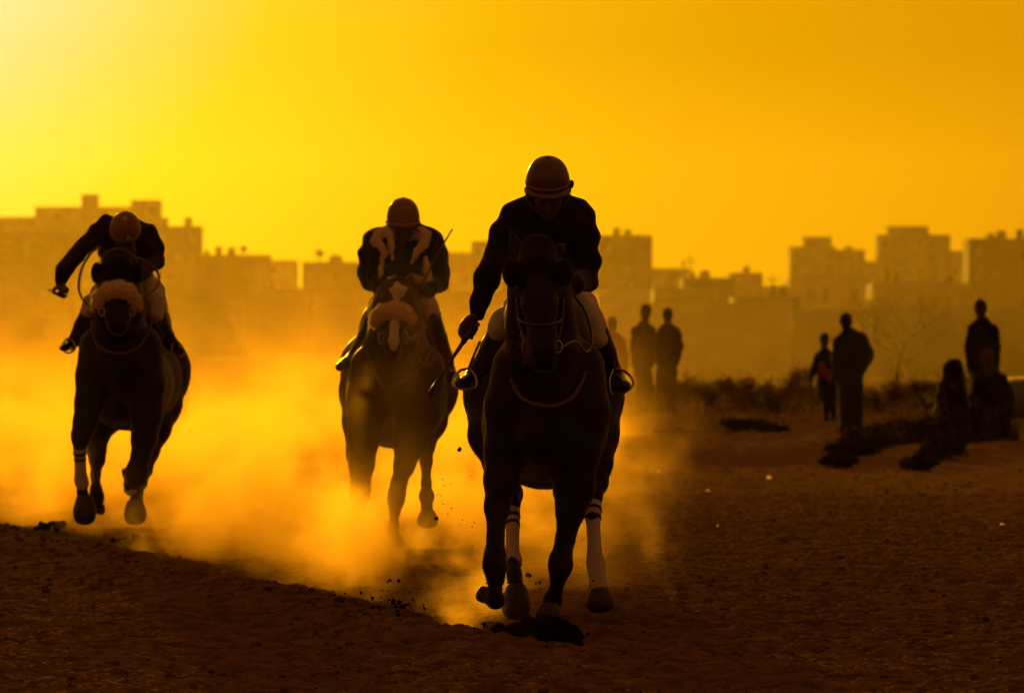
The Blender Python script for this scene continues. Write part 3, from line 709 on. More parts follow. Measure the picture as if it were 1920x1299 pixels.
def helmet(root, px, c, rp, tilt, m, bandm, peak=True, side=0.0, dz=0.0):
    """jockey skull cap: c = centre of the rim, rp = half width in px, tilt = lean towards the camera"""
    o = px(*c); r = px.r(rp, c[2]); ax = unit((math.sin(side), -math.sin(tilt), math.cos(tilt)))
    g = Geo(); n = 12
    prof = [(r*1.0, -.10*r), (r*1.01, 0)] + [(r * math.cos(t * math.pi / 2) ** .80 * 1.01, r * 1.12 * math.sin(t * math.pi / 2)) for t in [k / n for k in range(1, n)]] + [(.012 * r, 1.12 * r)]
    prof = [(r*.93, -.12*r)] + prof
    g.lathe(prof, o, ax, 36, .90); h = g.build('helmet', M[m], root)
    g = Geo(); g.lathe([(r*1.0, .04*r), (r*1.03, .05*r), (r*1.03, .10*r), (r*1.0, .11*r)], o, ax, 36, .90); g.build('helmet_band', M[bandm], h)
    g = Geo(); g.lathe([(r*.12, 0), (r*.12, .05*r), (r*.05, .08*r)], o + ax * r * 1.10, ax, 12); g.build('helmet_button', M[m], h)
    if peak:
        f = unit(np.cross(np.cross(ax, (0, -1, 0)), ax)); u = np.cross(ax, f); V = []; Fc = []; k = 14
        for i in range(k + 1):
            a = (i / k - .5) * R(150)
            for (q, zz) in ((.90, 0), (1.0 + .42 * math.cos(a) ** 1.2, -.10), (1.0 + .42 * math.cos(a) ** 1.2, -.17), (.90, -.09)):
                V.append(o + r * (q * math.cos(a) * f + q * math.sin(a) * u * .92 + zz * ax))
        for i in range(k):
            for j in range(4): Fc.append((i*4+j, i*4+(j+1) % 4, i*4+4+(j+1) % 4, i*4+4+j))
        mesh('helmet_peak', V, Fc, M[m], h)
    return h, o, r, ax
def strap(root, px, pts, rp, m, name, flat=1.0):
    g = Geo(); D0 = pts[0][2]; g.tube([px(*p[:3]) for p in pts], [px.r(rp if len(p) < 4 else p[3], p[2]) for p in pts], 8, flat, 5); return g.build(name, M[m], root)
# ================================================================== FRONT HORSE (27 m away)
px = Px(27.3)
o0 = px(1022, HZ, .8); o0[2] = H(o0[0], o0[1])
h1 = thing('horse', 'dark bay racehorse at full gallop nearest the camera, white bandages on both hind legs', 'horse', o0, 'galloping racehorses')
B = Blob()
chain(B, px, [(1022,640,.85,74), (1020,600,.62,50), (1016,600,.30,66), (1012,540,.0,56), (1010,480,-.16,38)], .06)          # withers, neck
chain(B, px, [(1022,700,.32,84), (1014,610,.02,62), (1011,520,-.15,44)], .06)
chain(B, px, [(1008,478,-.27,33), (1008,520,-.38,38), (1012,570,-.46,33), (1017,628,-.53,25), (1020,655,-.56,26)], .03)      # skull to muzzle
B.ell(px(1009,545,-.27), (.105,.13,.15), .03)                                                                       # cheeks
for s in (-1, 1):
    B.ell(px(1009 + 36*s,525,-.40), (.022,.028,.028), .012)            # eye
    B.ell(px(1020 + 14*s,654,-.605), (.018,.018,.026), .012)           # nostril rim
B.cone(px(1012,684,-.55), px(1029,684,-.55), .030, .030, .02)                                                     # lips
chain(B, px, [(1028,748,.22,86), (1024,790,.5,104), (1022,798,1.0,112), (1020,770,1.4,104), (1020,740,1.75,84)], .08)        # barrel
chain(B, px, [(1020,640,.9,70), (1020,650,1.4,82), (1020,668,1.8,66)], .08)
chain(B, px, [(972,690,.25,50), (950,760,.16,40), (944,840,.15,34), (940,900,.12,31), (932,950,.05,22), (929,1005,-.02,16)], .04)
chain(B, px, [(1080,690,.25,54), (1096,770,.18,46), (1084,850,.15,40), (1076,915,.14,37), (1070,955,.10,26), (1060,1010,.05,18)], .04)
chain(B, px, [(1026,820,.12,62), (1024,850,.25,52)], .06)
# left foreleg, knee flexed and cannon folding back
chain(B, px, [(929,1005,-.02,16), (928,1040,-.06,20), (928,1062,-.07,22), (929,1085,-.05,16), (928,1102,.02,12.5), (929,1124,.10,17), (918,1122,.15,13)], .02)
B.ell(px(924,1052,-.09), (.045,.045,.055), .02)
# right foreleg, driving down on to the ground
chain(B, px, [(1060,1010,.05,18), (1051,1048,-.02,21), (1050,1064,-.03,21.5), (1046,1086,-.02,14), (1042,1106,.0,12), (1036,1124,.02,17.5), (1030,1138,.0,17)], .02)
B.ell(px(1066,1058,.02), (.025,.03,.035), .02)
# hindquarters and hind legs
chain(B, px, [(1010,690,1.85,70), (938,742,1.72,68), (926,815,1.55,47), (938,872,1.42,30), (955,918,1.30,20), (961,943,1.22,13), (961,985,1.12,8.5), (961,1035,.98,9), (962,1050,.92,12), (964,1075,.86,12), (966,1095,.82,16)], .035)
chain(B, px, [(1030,690,1.85,72), (1098,742,1.72,71), (1108,815,1.55,52), (1116,868,1.45,32), (1118,905,1.38,20), (1114,932,1.30,13.5), (1111,970,1.2,8.5), (1114,1035,1.1,8.5), (1117,1058,1.05,12), (1121,1080,1.0,9), (1124,1095,.96,13)], .035)
B.ell(px(963,926,1.34), (.05,.06,.06), .02); B.ell(px(1121,905,1.42), (.05,.06,.06), .02)
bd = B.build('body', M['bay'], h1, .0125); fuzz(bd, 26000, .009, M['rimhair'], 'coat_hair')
leg_bits(h1, px, (906,1100,1130,.20,17,-6)); leg_bits(h1, px, (1026,1130,1166,-.05,25,-5))
leg_bits(h1, px, (968,1094,1162,.76,27.5,1), ([(960,956,1.19,15.5), (961,975,1.15,13.6), (961,1010,1.05,12.6), (961,1035,.98,13.5), (962,1048,.93,17.5), (963,1060,.91,16)], [(969,3.4), (984,3.4)]))
leg_bits(h1, px, (1126,1103,1149,.92,27.5,2), ([(1112,945,1.27,16), (1112,962,1.23,15.5), (1112,978,1.2,13.8), (1114,1010,1.14,12.6), (1115,1035,1.1,14.5), (1117,1055,1.06,18.5), (1119,1072,1.02,16.5), (1121,1086,1.0,16.5), (1123,1098,.97,18.5), (1124,1106,.96,19)], [(957,3.4), (971,3.4)]))
# ears, hood with eye cups, forelock, mane, tail
for s, (a, b, t) in ((0, ((980,478), (966,455), (957,428))), (1, ((1036,482), (1048,468), (1058,458)))):
    B = Blob(); chain(B, px, [(a[0],a[1],-.24,12), (b[0],b[1],-.22,11), (t[0],t[1],-.20,2.5)], .01); B.build('ear', M['bay'], h1, .008)
B = Blob()
chain(B, px, [(1008,474,-.27,36), (1008,515,-.37,41), (1011,560,-.43,37)], .03); B.ell(px(1009,535,-.28), (.115,.13,.14), .03)
hood = B.build('hood', M['darkcl'], h1, .010, cut=lambda X_, Y_, Z_: (px(0,585,-.4)[2] - Z_))
for s in (-1, 1):
    B = Blob(); c = px(1008 + 46*s, 512, -.40); B.ell(c, (.042,.052,.068), .02); B.ell(c + np.array([.012*s,-.02,0]), (.038,.03,.06), .02)
    B.build('eye_cup', M['darkcl'], hood, .008)
q = np.random.default_rng(3); it = []
for i in range(260):
    t = q.random(); p = px(1010 + q.normal() * 9, 470 + t * 60 + 0, -.05 + t * .45) ; it.append((p, (q.normal()*.35 - .5, .75, .35 + q.normal()*.25), .10 + .12*q.random(), .05))
strands('mane', it, M['hair'], h1, .003); it = []
for i in range(70): it.append((px(966 + q.normal()*4, 474 + q.random()*20, -.2), (-.55 + q.normal()*.3, .2, -.2 + q.normal()*.5), .05 + .03*q.random(), .02))
strands('forelock', it, M['hair'], h1, .003)
it = [(px(1020 + q.normal()*8, 676, 2.05), (q.normal()*.16 + .05, 1, -.1 + q.normal()*.15), .55 + .35*q.random(), .28) for i in range(240)]
strands('tail', it, M['hair'], h1, .006)
# bridle, reins, breast collar, saddle with stirrups
br = strap(h1, px, [(972,598,-.46), (985,606,-.54), (1014,610,-.60), (1042,606,-.54), (1053,598,-.46)], 3.0, 'black', 'bridle')
strap(br, px, [(970,560,-.42), (972,598,-.46), (985,640,-.53)], 2.6, 'black', 'cheek_strap'); strap(br, px, [(1056,560,-.42), (1054,598,-.46), (1046,640,-.53)], 2.6, 'black', 'cheek_strap')
for x_ in (986, 1047):
    g = Geo(); g.tube([px(x_ + 7*math.cos(a), 650 + 11*math.sin(a), -.56) for a in np.linspace(0, 6.28, 13)], px.r(1.7), 6, smooth=2); g.build('bit_ring', M['steel'], br)
strap(br, px, [(988,640,-.55), (992,668,-.58), (998,690,-.57), (1020,697,-.57), (1040,690,-.56), (1046,655,-.55)], 1.5, 'black', 'chin_strap')
it = [(px(986 + q.normal()*3, 628 + q.random()*44, -.57), (q.normal()*.5, -.2, -.5 + q.normal()*.5), .03 + .02*q.random(), .01) for i in range(60)]
strands('noseband_fringe', it, M['tan'], br, .0022)
strap(h1, px, [(1047,655,-.56), (1078,640,-.30), (1100,660,0), (1110,640,.15), (1106,612,.28), (1092,575,.36), (1062,540,.36)], 2.4, 'black', 'rein')
strap(h1, px, [(986,655,-.56), (975,600,-.2), (985,560,.1), (1000,545,.3)], 2.4, 'black', 'rein')
strap(h1, px, [(950,640,.28), (953,690,.14), (972,738,.02), (1000,756,-.08), (1040,760,-.10), (1075,742,-.02), (1096,700,.10), (1102,650,.24)], 4.2, 'tan', 'breast_collar', .6)
B = Blob(); chain(B, px, [(1020,590,.95,56), (1020,585,1.35,60)], .03); B.cone(px(960,620,1.1), px(952,700,1.05), .10, .06, .04, ((1,0,0),.35)); B.cone(px(1082,620,1.1), px(1092,700,1.05), .10, .06, .04, ((1,0,0),.35))
sa = B.build('saddle', M['black'], h1, .014, cut=lambda X_, Y_, Z_: (px(0,735,1)[2] - Z_))
strap(sa, px, [(900,640,.75), (888,668,.72), (878,692,.70)], 2.4, 'tan', 'stirrup_leather'); strap(sa, px, [(1122,600,.80), (1140,650,.74), (1158,700,.70)], 2.4, 'tan', 'stirrup_leather')
for pts in ([(863,694,.66), (853,706,.66), (850,722,.62), (870,730,.60), (892,728,.62), (893,708,.66), (880,692,.68), (863,694,.66)], [(1150,692,.68), (1172,696,.66), (1186,712,.64), (1184,726,.60), (1160,742,.60), (1146,738,.62), (1143,712,.66), (1150,692,.68)]):
    strap(sa, px, pts, 2.6, 'steel', 'stirrup_iron')

# front rider
sp = dict(base=(1022, .8, .0), torso=[(1028,405,.36,50), (1028,430,.42,62), (1028,490,.62,66), (1025,545,.95,60)],
    extra=[[(988,402,.36,32), (1068,402,.36,33)], [(992,440,.36,46), (1064,440,.36,50)], [(1000,510,.52,50), (1060,510,.5,50)]],
    arms=[[(966,405,.36,27), (946,440,.32,27), (928,490,.28,24), (912,525,.26,23), (903,560,.24,19), (896,588,.22,14)],
          [(1090,407,.36,28), (1096,440,.34,27), (1099,490,.30,25), (1098,525,.24,21), (1078,532,.05,16), (1052,536,-.05,12)]],
    thighs=[[(1000,560,1.05,46), (975,585,.85,34), (948,604,.66,27), (936,618,.62,23)], [(1045,560,1.05,46), (1085,580,.85,36), (1106,604,.68,28), (1118,632,.66,22)]],
    boots=[[(940,620,.64,25), (926,650,.70,24), (902,686,.78,18), (888,702,.80,14)], [(886,704,.82,12), (872,716,.70,11), (862,718,.60,10)], [(886,704,.82,12), (893,712,.90,12)],
           [(1120,628,.68,24), (1133,660,.74,22), (1149,696,.80,16), (1156,712,.82,15)], [(1156,714,.84,14), (1164,722,.68,14), (1172,724,.58,11)], [(1156,714,.84,14), (1152,716,.92,13)]],
    head=(1028,362,.20, (0,-1,-.95), .96),
    hands=[((893,590,.22), (884,617,.20), (-.48,-.15,-.86), 1.08), ((1052,536,-.05), (1040,540,-.08), (.2,-.9,.3), .95)])
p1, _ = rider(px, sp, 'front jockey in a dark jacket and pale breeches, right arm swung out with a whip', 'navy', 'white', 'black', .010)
hh, ho, hr, hax = helmet(p1, px, (1027,344,.20), 46, R(22), 'helm', 'band2', peak=True)
g = Geo()
for s in (-1, 1): g.tube([px(1027 + 41*s, 352, .2), px(1027 + 36*s, 378, .14), px(1027 + 10*s, 408, .10)], .006, 6)
g.build('chin_strap', M['black'], hh)
g = Geo(); g.tube([px(1069,340,.2), px(1073,344,.2), px(1070,352,.2)], .010, 8); g.build('helmet_buckle', M['black'], hh)
wp = thing('whip', 'dark riding whip held low in the front jockey\'s lowered hand', 'whip', px(884,617,.20))
strap(wp, px, [(889,602,.205), (884,617,.20), (868,642,.17)], 5.4, 'black', 'handle'); strap(wp, px, [(868,642,.17,4.0), (848,672,.14,3.4), (826,706,.10,2.8)], 3, 'tan', 'shaft')
B = Blob(); B.cone(px(827,704,.10), px(808,736,.07), px.r(3), px.r(6), .01, ((.3,1,0),.5)); B.build('flap', M['black'], wp, .004)
# ================================================================== LEFT HORSE (39 m away, its rear swung to the right)
px = Px(38.8)
o0 = px(240, HZ, .9); o0[2] = H(o0[0], o0[1])
h2 = thing('horse', 'dark racehorse at far left with a sheepskin noseband and one white bandaged foreleg', 'horse', o0, 'galloping racehorses')
B = Blob()
chain(B, px, [(244,598,.9,52), (236,585,.6,44), (228,570,.3,46), (223,535,.0,38), (220,503,-.16,29)], .06)
chain(B, px, [(226,640,.35,54), (222,580,.02,44), (220,530,-.15,32)], .06)
chain(B, px, [(219,496,-.26,27), (219,520,-.37,29), (220,558,-.46,25), (221,592,-.52,22), (222,608,-.55,19)], .03)
B.ell(px(220,540,-.27), (.105,.13,.15), .03)
for s in (-1, 1):
    B.ell(px(220 + 26*s,520,-.40), (.022,.028,.028), .012); B.ell(px(222 + 10*s,606,-.60), (.018,.018,.026), .012)
B.cone(px(217,622,-.54), px(228,622,-.54), .030, .030, .02)
chain(B, px, [(224,686,.22,66), (228,712,.5,76), (238,722,1.0,80), (256,712,1.4,80), (266,692,1.75,72)], .08)
chain(B, px, [(246,605,.9,52), (256,612,1.4,60), (268,640,1.8,60)], .08)
chain(B, px, [(186,650,.25,38), (176,705,.15,34), (168,755,.08,28), (160,792,.0,23), (152,815,-.06,18), (150,827,-.07,14), (150,839,-.05,9), (150,850,-.04,8), (151,885,.0,8), (153,900,.02,9), (154,920,.05,9), (156,932,.06,12)], .03)
chain(B, px, [(262,650,.25,42), (272,720,.2,38), (274,780,.15,30), (270,825,.08,24), (264,855,.0,18), (257,880,-.05,19), (256,892,-.04,18), (251,900,.12,11), (245,908,.28,12), (241,896,.38,10)], .03)
chain(B, px, [(262,690,1.8,70), (277,700,1.75,80), (286,755,1.6,55), (283,800,1.45,38), (276,845,1.32,22), (270,880,1.2,15), (264,905,1.0,11), (257,925,.8,10), (255,940,.72,14)], .035)
chain(B, px, [(225,700,1.7,60), (200,765,1.5,46), (184,815,1.32,21), (181,845,1.25,17), (182,862,1.2,14), (179,890,1.1,8.5), (180,918,1.0,10), (181,932,.96,13), (184,945,1.0,9)], .035)
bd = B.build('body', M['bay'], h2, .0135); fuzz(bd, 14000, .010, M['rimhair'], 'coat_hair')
leg_bits(h2, px, (159,928,984,.05,22,1), ([(149,839,-.05,13), (150,860,-.02,11.2), (151,885,.0,11.4), (152,898,.02,14), (154,908,.03,13.5), (154,914,.04,10.5)], [(849,2.2), (861,2.2)]))
leg_bits(h2, px, (254,936,984,.70,21.5,1)); leg_bits(h2, px, (187,944,965,1.05,9,-3)); leg_bits(h2, px, (234,902,876,.42,8,-5))
g = Geo(); g.tube([px(252,918,.24), px(244,924,.26), px(236,917,.30)], px.r(6), 8); g.build('pastern_wrap', M['band'], h2)
B = Blob(); chain(B, px, [(219,494,-.27,30), (219,515,-.36,33), (220,542,-.42,31)], .03)
hood = B.build('hood', M['darkcl'], h2, .011)
for s in (-1, 1):
    B = Blob(); c = px(219 + 37*s, 512, -.38); B.ell(c, (.042,.052,.075), .02); B.build('eye_cup', M['darkcl'], hood, .010)
    B = Blob(); chain(B, px, [(219+22*s,485,-.22,8), (219+28*s,474,-.16,8), (219+33*s,463,-.08,2.5)], .01); B.build('ear', M['bay'], h2, .009)
br = strap(h2, px, [(190,492,-.33), (203,474,-.38), (222,467,-.40), (242,473,-.38), (256,490,-.33)], 3.0, 'tan', 'bridle')
strap(br, px, [(184,520,-.36), (186,560,-.46), (196,590,-.52)], 2.2, 'tan', 'cheek_strap'); strap(br, px, [(257,520,-.36), (256,560,-.46), (246,590,-.52)], 2.2, 'tan', 'cheek_strap')
for x_ in (191, 248):
    g = Geo(); g.tube([px(x_ + 5*math.cos(a), 585 + 8*math.sin(a), -.53) for a in np.linspace(0, 6.28, 11)], px.r(1.5), 6, smooth=2); g.build('bit_ring', M['steel'], br)
strap(br, px, [(196,592,-.55), (204,618,-.58), (222,628,-.58), (238,618,-.56), (247,592,-.54)], 1.4, 'tan', 'chin_strap')
B = Blob(); chain(B, px, [(179,574,-.44,9), (187,558,-.50,13), (203,545,-.545,14.5), (222,541,-.565,15), (240,547,-.545,14.5), (253,562,-.50,12), (258,574,-.44,9)], .02)
nb = B.build('sheepskin_noseband', M['fleece'], h2, .008, wr=.004, wf=90); fuzz(nb, 2600, .018, M['fleece'])
strap(h2, px, [(184,462,-.05), (168,478,-.10), (153,505,-.15), (148,535,-.2), (152,556,-.28), (166,572,-.40), (186,585,-.50)], 2.6, 'tan', 'rein', .6)
strap(h2, px, [(250,480,-.20), (272,490,-.1), (292,506,-.1), (299,522,-.12), (292,540,-.2), (270,560,-.35), (250,585,-.50)], 2.2, 'tan', 'rein', .6)
strap(h2, px, [(172,600,.14), (176,630,.05), (186,650,-.02), (210,661,-.10), (240,660,-.10), (264,646,.0), (278,622,.08), (286,596,.2)], 2.6, 'tan', 'breast_collar', .7)
strap(h2, px, [(288,600,.1), (300,618,.12), (304,634,.12), (294,640,.1), (284,622,.08)], 2.2, 'tan', 'yoke_strap', .7)
q = np.random.default_rng(5)
strands('mane', [(px(222 + q.normal()*6, 488 + q.random()*50, -.05 + q.random()*.4), (q.normal()*.4 + .5, .75, .3 + q.normal()*.25), .10 + .1*q.random(), .05) for i in range(160)], M['hair'], h2, .003)
strands('tail', [(px(270 + q.normal()*6, 640, 2.1), (q.normal()*.16 + .1, 1, -.1 + q.normal()*.15), .55 + .35*q.random(), .28) for i in range(200)], M['hair'], h2, .006)
B = Blob(); chain(B, px, [(240,560,.95,40), (246,560,1.35,42)], .03); B.cone(px(196,590,1.0), px(188,640,.95), .09, .05, .04, ((1,0,0),.35)); B.cone(px(290,590,1.0), px(298,640,.95), .09, .05, .04, ((1,0,0),.35))
sa = B.build('saddle', M['black'], h2, .014)
strap(sa, px, [(160,575,.72), (144,606,.72), (130,636,.70)], 1.9, 'tan', 'stirrup_leather'); strap(sa, px, [(303,575,.74), (318,610,.72), (334,648,.68)], 1.9, 'tan', 'stirrup_leather')
for pts in ([(126,634,.66), (115,650,.64), (126,662,.60), (140,655,.62), (138,640,.66), (126,634,.66)], [(330,636,.66), (344,654,.64), (340,668,.60), (324,664,.62), (322,648,.66), (330,636,.66)]):
    strap(sa, px, pts, 1.8, 'steel', 'stirrup_iron')
sp = dict(base=(240, .9, .0), torso=[(237,446,.32,30), (238,455,.42,44), (241,480,.60,45), (245,512,.95,42)],
    extra=[[(204,427,.34,21), (222,434,.34,24), (250,436,.34,24), (272,438,.34,20)], [(214,450,.36,30), (264,460,.36,30)]],
    arms=[[(200,425,.30,22), (172,450,.28,18), (142,480,.26,15.5), (121,505,.25,15), (115,522,.24,12), (114,532,.23,9.5)],
          [(275,438,.30,20), (288,465,.28,18), (293,492,.25,15), (276,503,.08,11), (256,506,-.08,8)]],
    thighs=[[(222,530,1.0,34), (195,552,.8,24), (176,570,.62,19.5), (167,584,.58,17)], [(258,530,1.0,34), (282,548,.8,26), (290,572,.64,22), (291,588,.60,19)]],
    boots=[[(168,588,.60,19), (156,612,.66,18), (142,636,.74,13.5), (134,645,.76,11)], [(133,645,.76,9), (124,650,.66,8), (117,652,.58,6.5)], [(133,645,.76,9), (136,650,.84,8)],
           [(293,590,.62,19), (302,615,.68,17.5), (319,642,.74,13), (327,650,.76,10)], [(328,652,.76,10), (336,656,.66,9), (340,658,.58,7)], [(328,652,.76,10), (325,654,.84,8)]],
    head=(235,440,.10, (0,-1,-1.5), .98),
    hands=[((114,532,.23), (114,550,.22), (-.75,.55,.35), 1.05), ((256,506,-.08), (248,508,-.12), (.2,-.9,.3), .95)])
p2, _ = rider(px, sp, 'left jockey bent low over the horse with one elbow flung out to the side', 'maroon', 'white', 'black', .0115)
hh, ho, hr, hax = helmet(p2, px, (235,432,.02), 32.5, R(44), 'helm2', 'band2', peak=False)
c = px(236,427,-.08); B = Blob(); B.ell(c + np.array([-.005,.0,.05]), (.018,.02,.03), .02); B.ell(c + np.array([-.012,0,.01]), (.03,.02,.03), .02); B.ell(c + np.array([.012,.005,-.045]), (.022,.02,.04), .02)
B.build('goggles', M['cream'], hh, .006, wr=.003, wf=120)
wp = thing('whip', 'short whip end poking out of the left jockey\'s raised fist', 'whip', px(114,550,.22))
strap(wp, px, [(124,556,.18), (108,550,.24), (97,546,.34)], 2.2, 'black', 'handle'); strap(wp, px, [(97,546,.34), (90,543,.50)], 1.3, 'rubber', 'shaft')
# ================================================================== MIDDLE HORSE (37 m away, wrapped in dust)
px = Px(37.5)
o0 = px(742, HZ, .9); o0[2] = H(o0[0], o0[1])
h3 = thing('horse', 'chestnut racehorse with a white blaze and sheepskin noseband, legs lost in dust', 'horse', o0, 'galloping racehorses')
B = Blob()
chain(B, px, [(748,606,.9,54), (746,596,.6,46), (744,590,.3,50), (743,565,.0,40), (743,548,-.16,30)], .06)
chain(B, px, [(742,660,.35,62), (742,600,.02,46), (743,560,-.15,34)], .06)
chain(B, px, [(745,545,-.26,28), (745,566,-.37,30), (742,598,-.46,25), (738,634,-.53,18), (737,650,-.56,18)], .03)
B.ell(px(744,580,-.27), (.105,.13,.15), .03)
for s in (-1, 1):
    B.ell(px(745 + 27*s,565,-.40), (.022,.028,.028), .012); B.ell(px(737 + 10*s,650,-.60), (.018,.018,.026), .012)
B.cone(px(732,668,-.55), px(743,668,-.55), .030, .030, .02)
chain(B, px, [(744,708,.22,78), (744,740,.5,88), (744,746,1.0,90), (742,725,1.4,88), (741,705,1.75,80)], .08)
chain(B, px, [(746,610,.9,60), (744,620,1.4,66), (742,640,1.8,62)], .08)
chain(B, px, [(700,690,.22,44), (690,760,.15,40), (682,820,.12,30), (678,870,.08,23), (676,915,.02,17), (674,930,.0,17), (673,950,.02,10), (672,980,.08,9), (672,995,.1,13)], .035)
chain(B, px, [(790,690,.22,44), (782,770,.18,44), (770,825,.12,33), (758,872,.06,19), (748,905,.0,14), (744,925,-.02,15), (742,940,-.01,14), (740,958,.02,9), (738,985,.08,8.5), (737,1000,.1,12)], .035)
chain(B, px, [(780,690,1.75,70), (800,735,1.65,58), (804,790,1.5,34), (800,835,1.38,15), (799,865,1.32,11), (799,905,1.22,8.5), (800,930,1.14,13), (800,948,1.1,9), (801,960,1.08,12)], .035)
chain(B, px, [(705,690,1.75,70), (690,735,1.65,54), (678,790,1.5,36), (670,850,1.4,20), (668,900,1.3,12), (668,950,1.15,9), (668,975,1.05,13)], .035)
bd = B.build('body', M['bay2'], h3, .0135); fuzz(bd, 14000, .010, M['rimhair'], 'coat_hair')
leg_bits(h3, px, (737,998,1030,.1,20,1)); leg_bits(h3, px, (802,956,990,1.06,20,1)); leg_bits(h3, px, (672,992,1030,.12,20,0)); leg_bits(h3, px, (668,972,1010,1.0,20,0))
B = Blob(); chain(B, px, [(744,534,-.345,7), (746,548,-.445,13), (744,566,-.465,7), (741,580,-.53,6), (739,612,-.575,8), (738,640,-.605,9), (738,652,-.615,7)], .02); chain(B, px, [(734,546,-.42,6), (758,543,-.41,7)], .02)
B.build('blaze', M['band'], h3, .008)
for s in (-1, 1):
    B = Blob(); chain(B, px, [(745+21*s,536,-.22,8), (745+25*s,526,-.17,8), (745+28*s,516,-.10,2.5)], .01); B.build('ear', M['bay2'], h3, .009)
br = strap(h3, px, [(716,545,-.34), (726,529,-.36), (744,523,-.37), (766,527,-.36), (780,545,-.32)], 2.4, 'black', 'bridle')
strap(br, px, [(716,548,-.34), (714,590,-.44), (716,622,-.52)], 1.8, 'black', 'cheek_strap'); strap(br, px, [(776,548,-.34), (768,590,-.44), (762,622,-.52)], 1.8, 'black', 'cheek_strap')
for x_ in (715, 760):
    g = Geo(); g.tube([px(x_ + 5*math.cos(a), 634 + 11*math.sin(a), -.54) for a in np.linspace(0, 6.28, 11)], px.r(1.6), 6, smooth=2); g.build('bit_ring', M['steel'], br)
B = Blob(); chain(B, px, [(702,606,-.42,9), (708,594,-.47,12.5), (722,585,-.53,14.5), (740,582,-.56,15), (756,586,-.53,14.5), (768,598,-.46,12)], .02)
nb = B.build('sheepskin_noseband', M['fleece'], h3, .008, wr=.004, wf=90); fuzz(nb, 2600, .020, M['fleece'])
strap(h3, px, [(762,640,-.54), (784,628,-.2), (784,660,-.1), (794,684,-.05), (812,676,.05), (816,650,.15), (800,610,.2), (785,560,.1)], 2.4, 'tan', 'rein', .7)
strap(h3, px, [(714,640,-.54), (704,600,-.2), (716,560,.0), (728,548,-.05)], 2.0, 'tan', 'rein', .7)
strap(h3, px, [(684,640,.12), (690,665,.02), (704,698,-.08), (718,724,-.14), (738,724,-.17), (768,704,-.12), (794,682,-.02), (806,655,.1)], 3.2, 'tan', 'breast_collar', .7)
q = np.random.default_rng(9)
strands('mane', [(px(744 + q.normal()*7, 530 + q.random()*50, -.1 + q.random()*.4), (q.normal()*.4 - .3, .75, .3 + q.normal()*.25), .08 + .08*q.random(), .05) for i in range(160)], M['hair'], h3, .003)
strands('tail', [(px(742 + q.normal()*6, 650, 2.1), (q.normal()*.16, 1, -.1 + q.normal()*.15), .55 + .35*q.random(), .28) for i in range(200)], M['hair'], h3, .006)
B = Blob(); chain(B, px, [(746,575,.95,42), (746,575,1.35,44)], .03); B.cone(px(698,605,1.0), px(690,660,.95), .09, .05, .04, ((1,0,0),.35)); B.cone(px(798,605,1.0), px(804,660,.95), .09, .05, .04, ((1,0,0),.35))
sa = B.build('saddle', M['black'], h3, .014)
strap(sa, px, [(690,600,.74), (674,634,.74), (656,664,.70)], 1.9, 'tan', 'stirrup_leather'); strap(sa, px, [(812,610,.74), (828,650,.72), (840,690,.70)], 1.9, 'tan', 'stirrup_leather')
for pts in ([(654,668,.66), (640,680,.64), (646,700,.60), (662,702,.62), (668,680,.66), (654,668,.66)], [(840,690,.66), (858,706,.64), (856,724,.60), (840,722,.62), (834,704,.66), (840,690,.66)]):
    strap(sa, px, pts, 1.8, 'steel', 'stirrup_iron')
sp = dict(base=(742, .9, .0), torso=[(757,440,.36,36), (757,465,.44,43), (757,500,.60,40), (757,548,.98,42)],
    extra=[[(716,446,.34,21), (798,446,.34,21)]],
    arms=[[(702,449,.32,20), (692,478,.30,20), (690,512,.26,19), (694,528,.22,17), (712,541,.05,13.5), (728,546,-.08,10)],
          [(812,449,.32,20), (820,478,.30,20), (824,512,.26,18), (822,530,.22,17), (806,543,.05,13.5), (790,548,-.06,10)]],
    thighs=[[(735,562,1.0,34), (716,578,.8,25), (704,592,.64,19), (699,604,.62,17)], [(778,562,1.0,34), (794,578,.8,27), (802,592,.66,23), (806,604,.62,20)]],
    boots=[[(702,604,.62,20), (690,630,.68,19), (673,656,.76,15), (664,667,.78,12)], [(663,668,.78,11), (648,682,.66,11), (636,688,.58,8)], [(663,668,.78,11), (667,676,.86,10)],
           [(809,604,.62,21), (820,635,.70,19), (835,672,.76,15), (842,692,.78,12)], [(842,697,.78,12), (850,708,.66,12), (856,712,.58,9)], [(842,697,.78,12), (838,704,.86,10)]],
    head=(757,420,.20, (0,-1,-.55), .98),
    hands=[((728,546,-.08), (738,549,-.12), (.2,-.9,.3), .98), ((790,548,-.06), (783,551,-.10), (.5,.2,.85), .98)])
p3, _ = rider(px, sp, 'middle jockey in a dark jacket with a loose light vest, helmet peak low', 'navy', 'cream', 'black', .0115)
B = Blob()
chain(B, px, [(726,430,.16,7), (712,438,.13,11), (704,452,.115,10), (716,464,.10,8), (724,480,.09,4)], .012); chain(B, px, [(730,436,.13,7), (733,460,.085,6), (736,486,.07,3)], .012)
chain(B, px, [(788,430,.16,7), (798,440,.13,11), (795,456,.11,9), (783,470,.09,7), (772,492,.07,3)], .012)
chain(B, px, [(718,482,.10,5), (714,506,.12,4.5), (717,528,.14,4)], .012); chain(B, px, [(798,484,.10,5), (801,508,.09,7.5), (804,528,.09,8), (797,546,.05,4)], .012)
for pnt in ((724,440), (790,445)): chain(B, px, [(pnt[0],pnt[1],.14,6), (757,438,.34,14)], .012)
chain(B, px, [(717,528,.14,4), (757,520,.62,12), (800,528,.09,6)], .012)
B.build('vest', M['cream'], p3, .009, wr=.004, wf=60)
helmet(p3, px, (756,409,.22), 34, R(14), 'helm2', 'band2', peak=True)
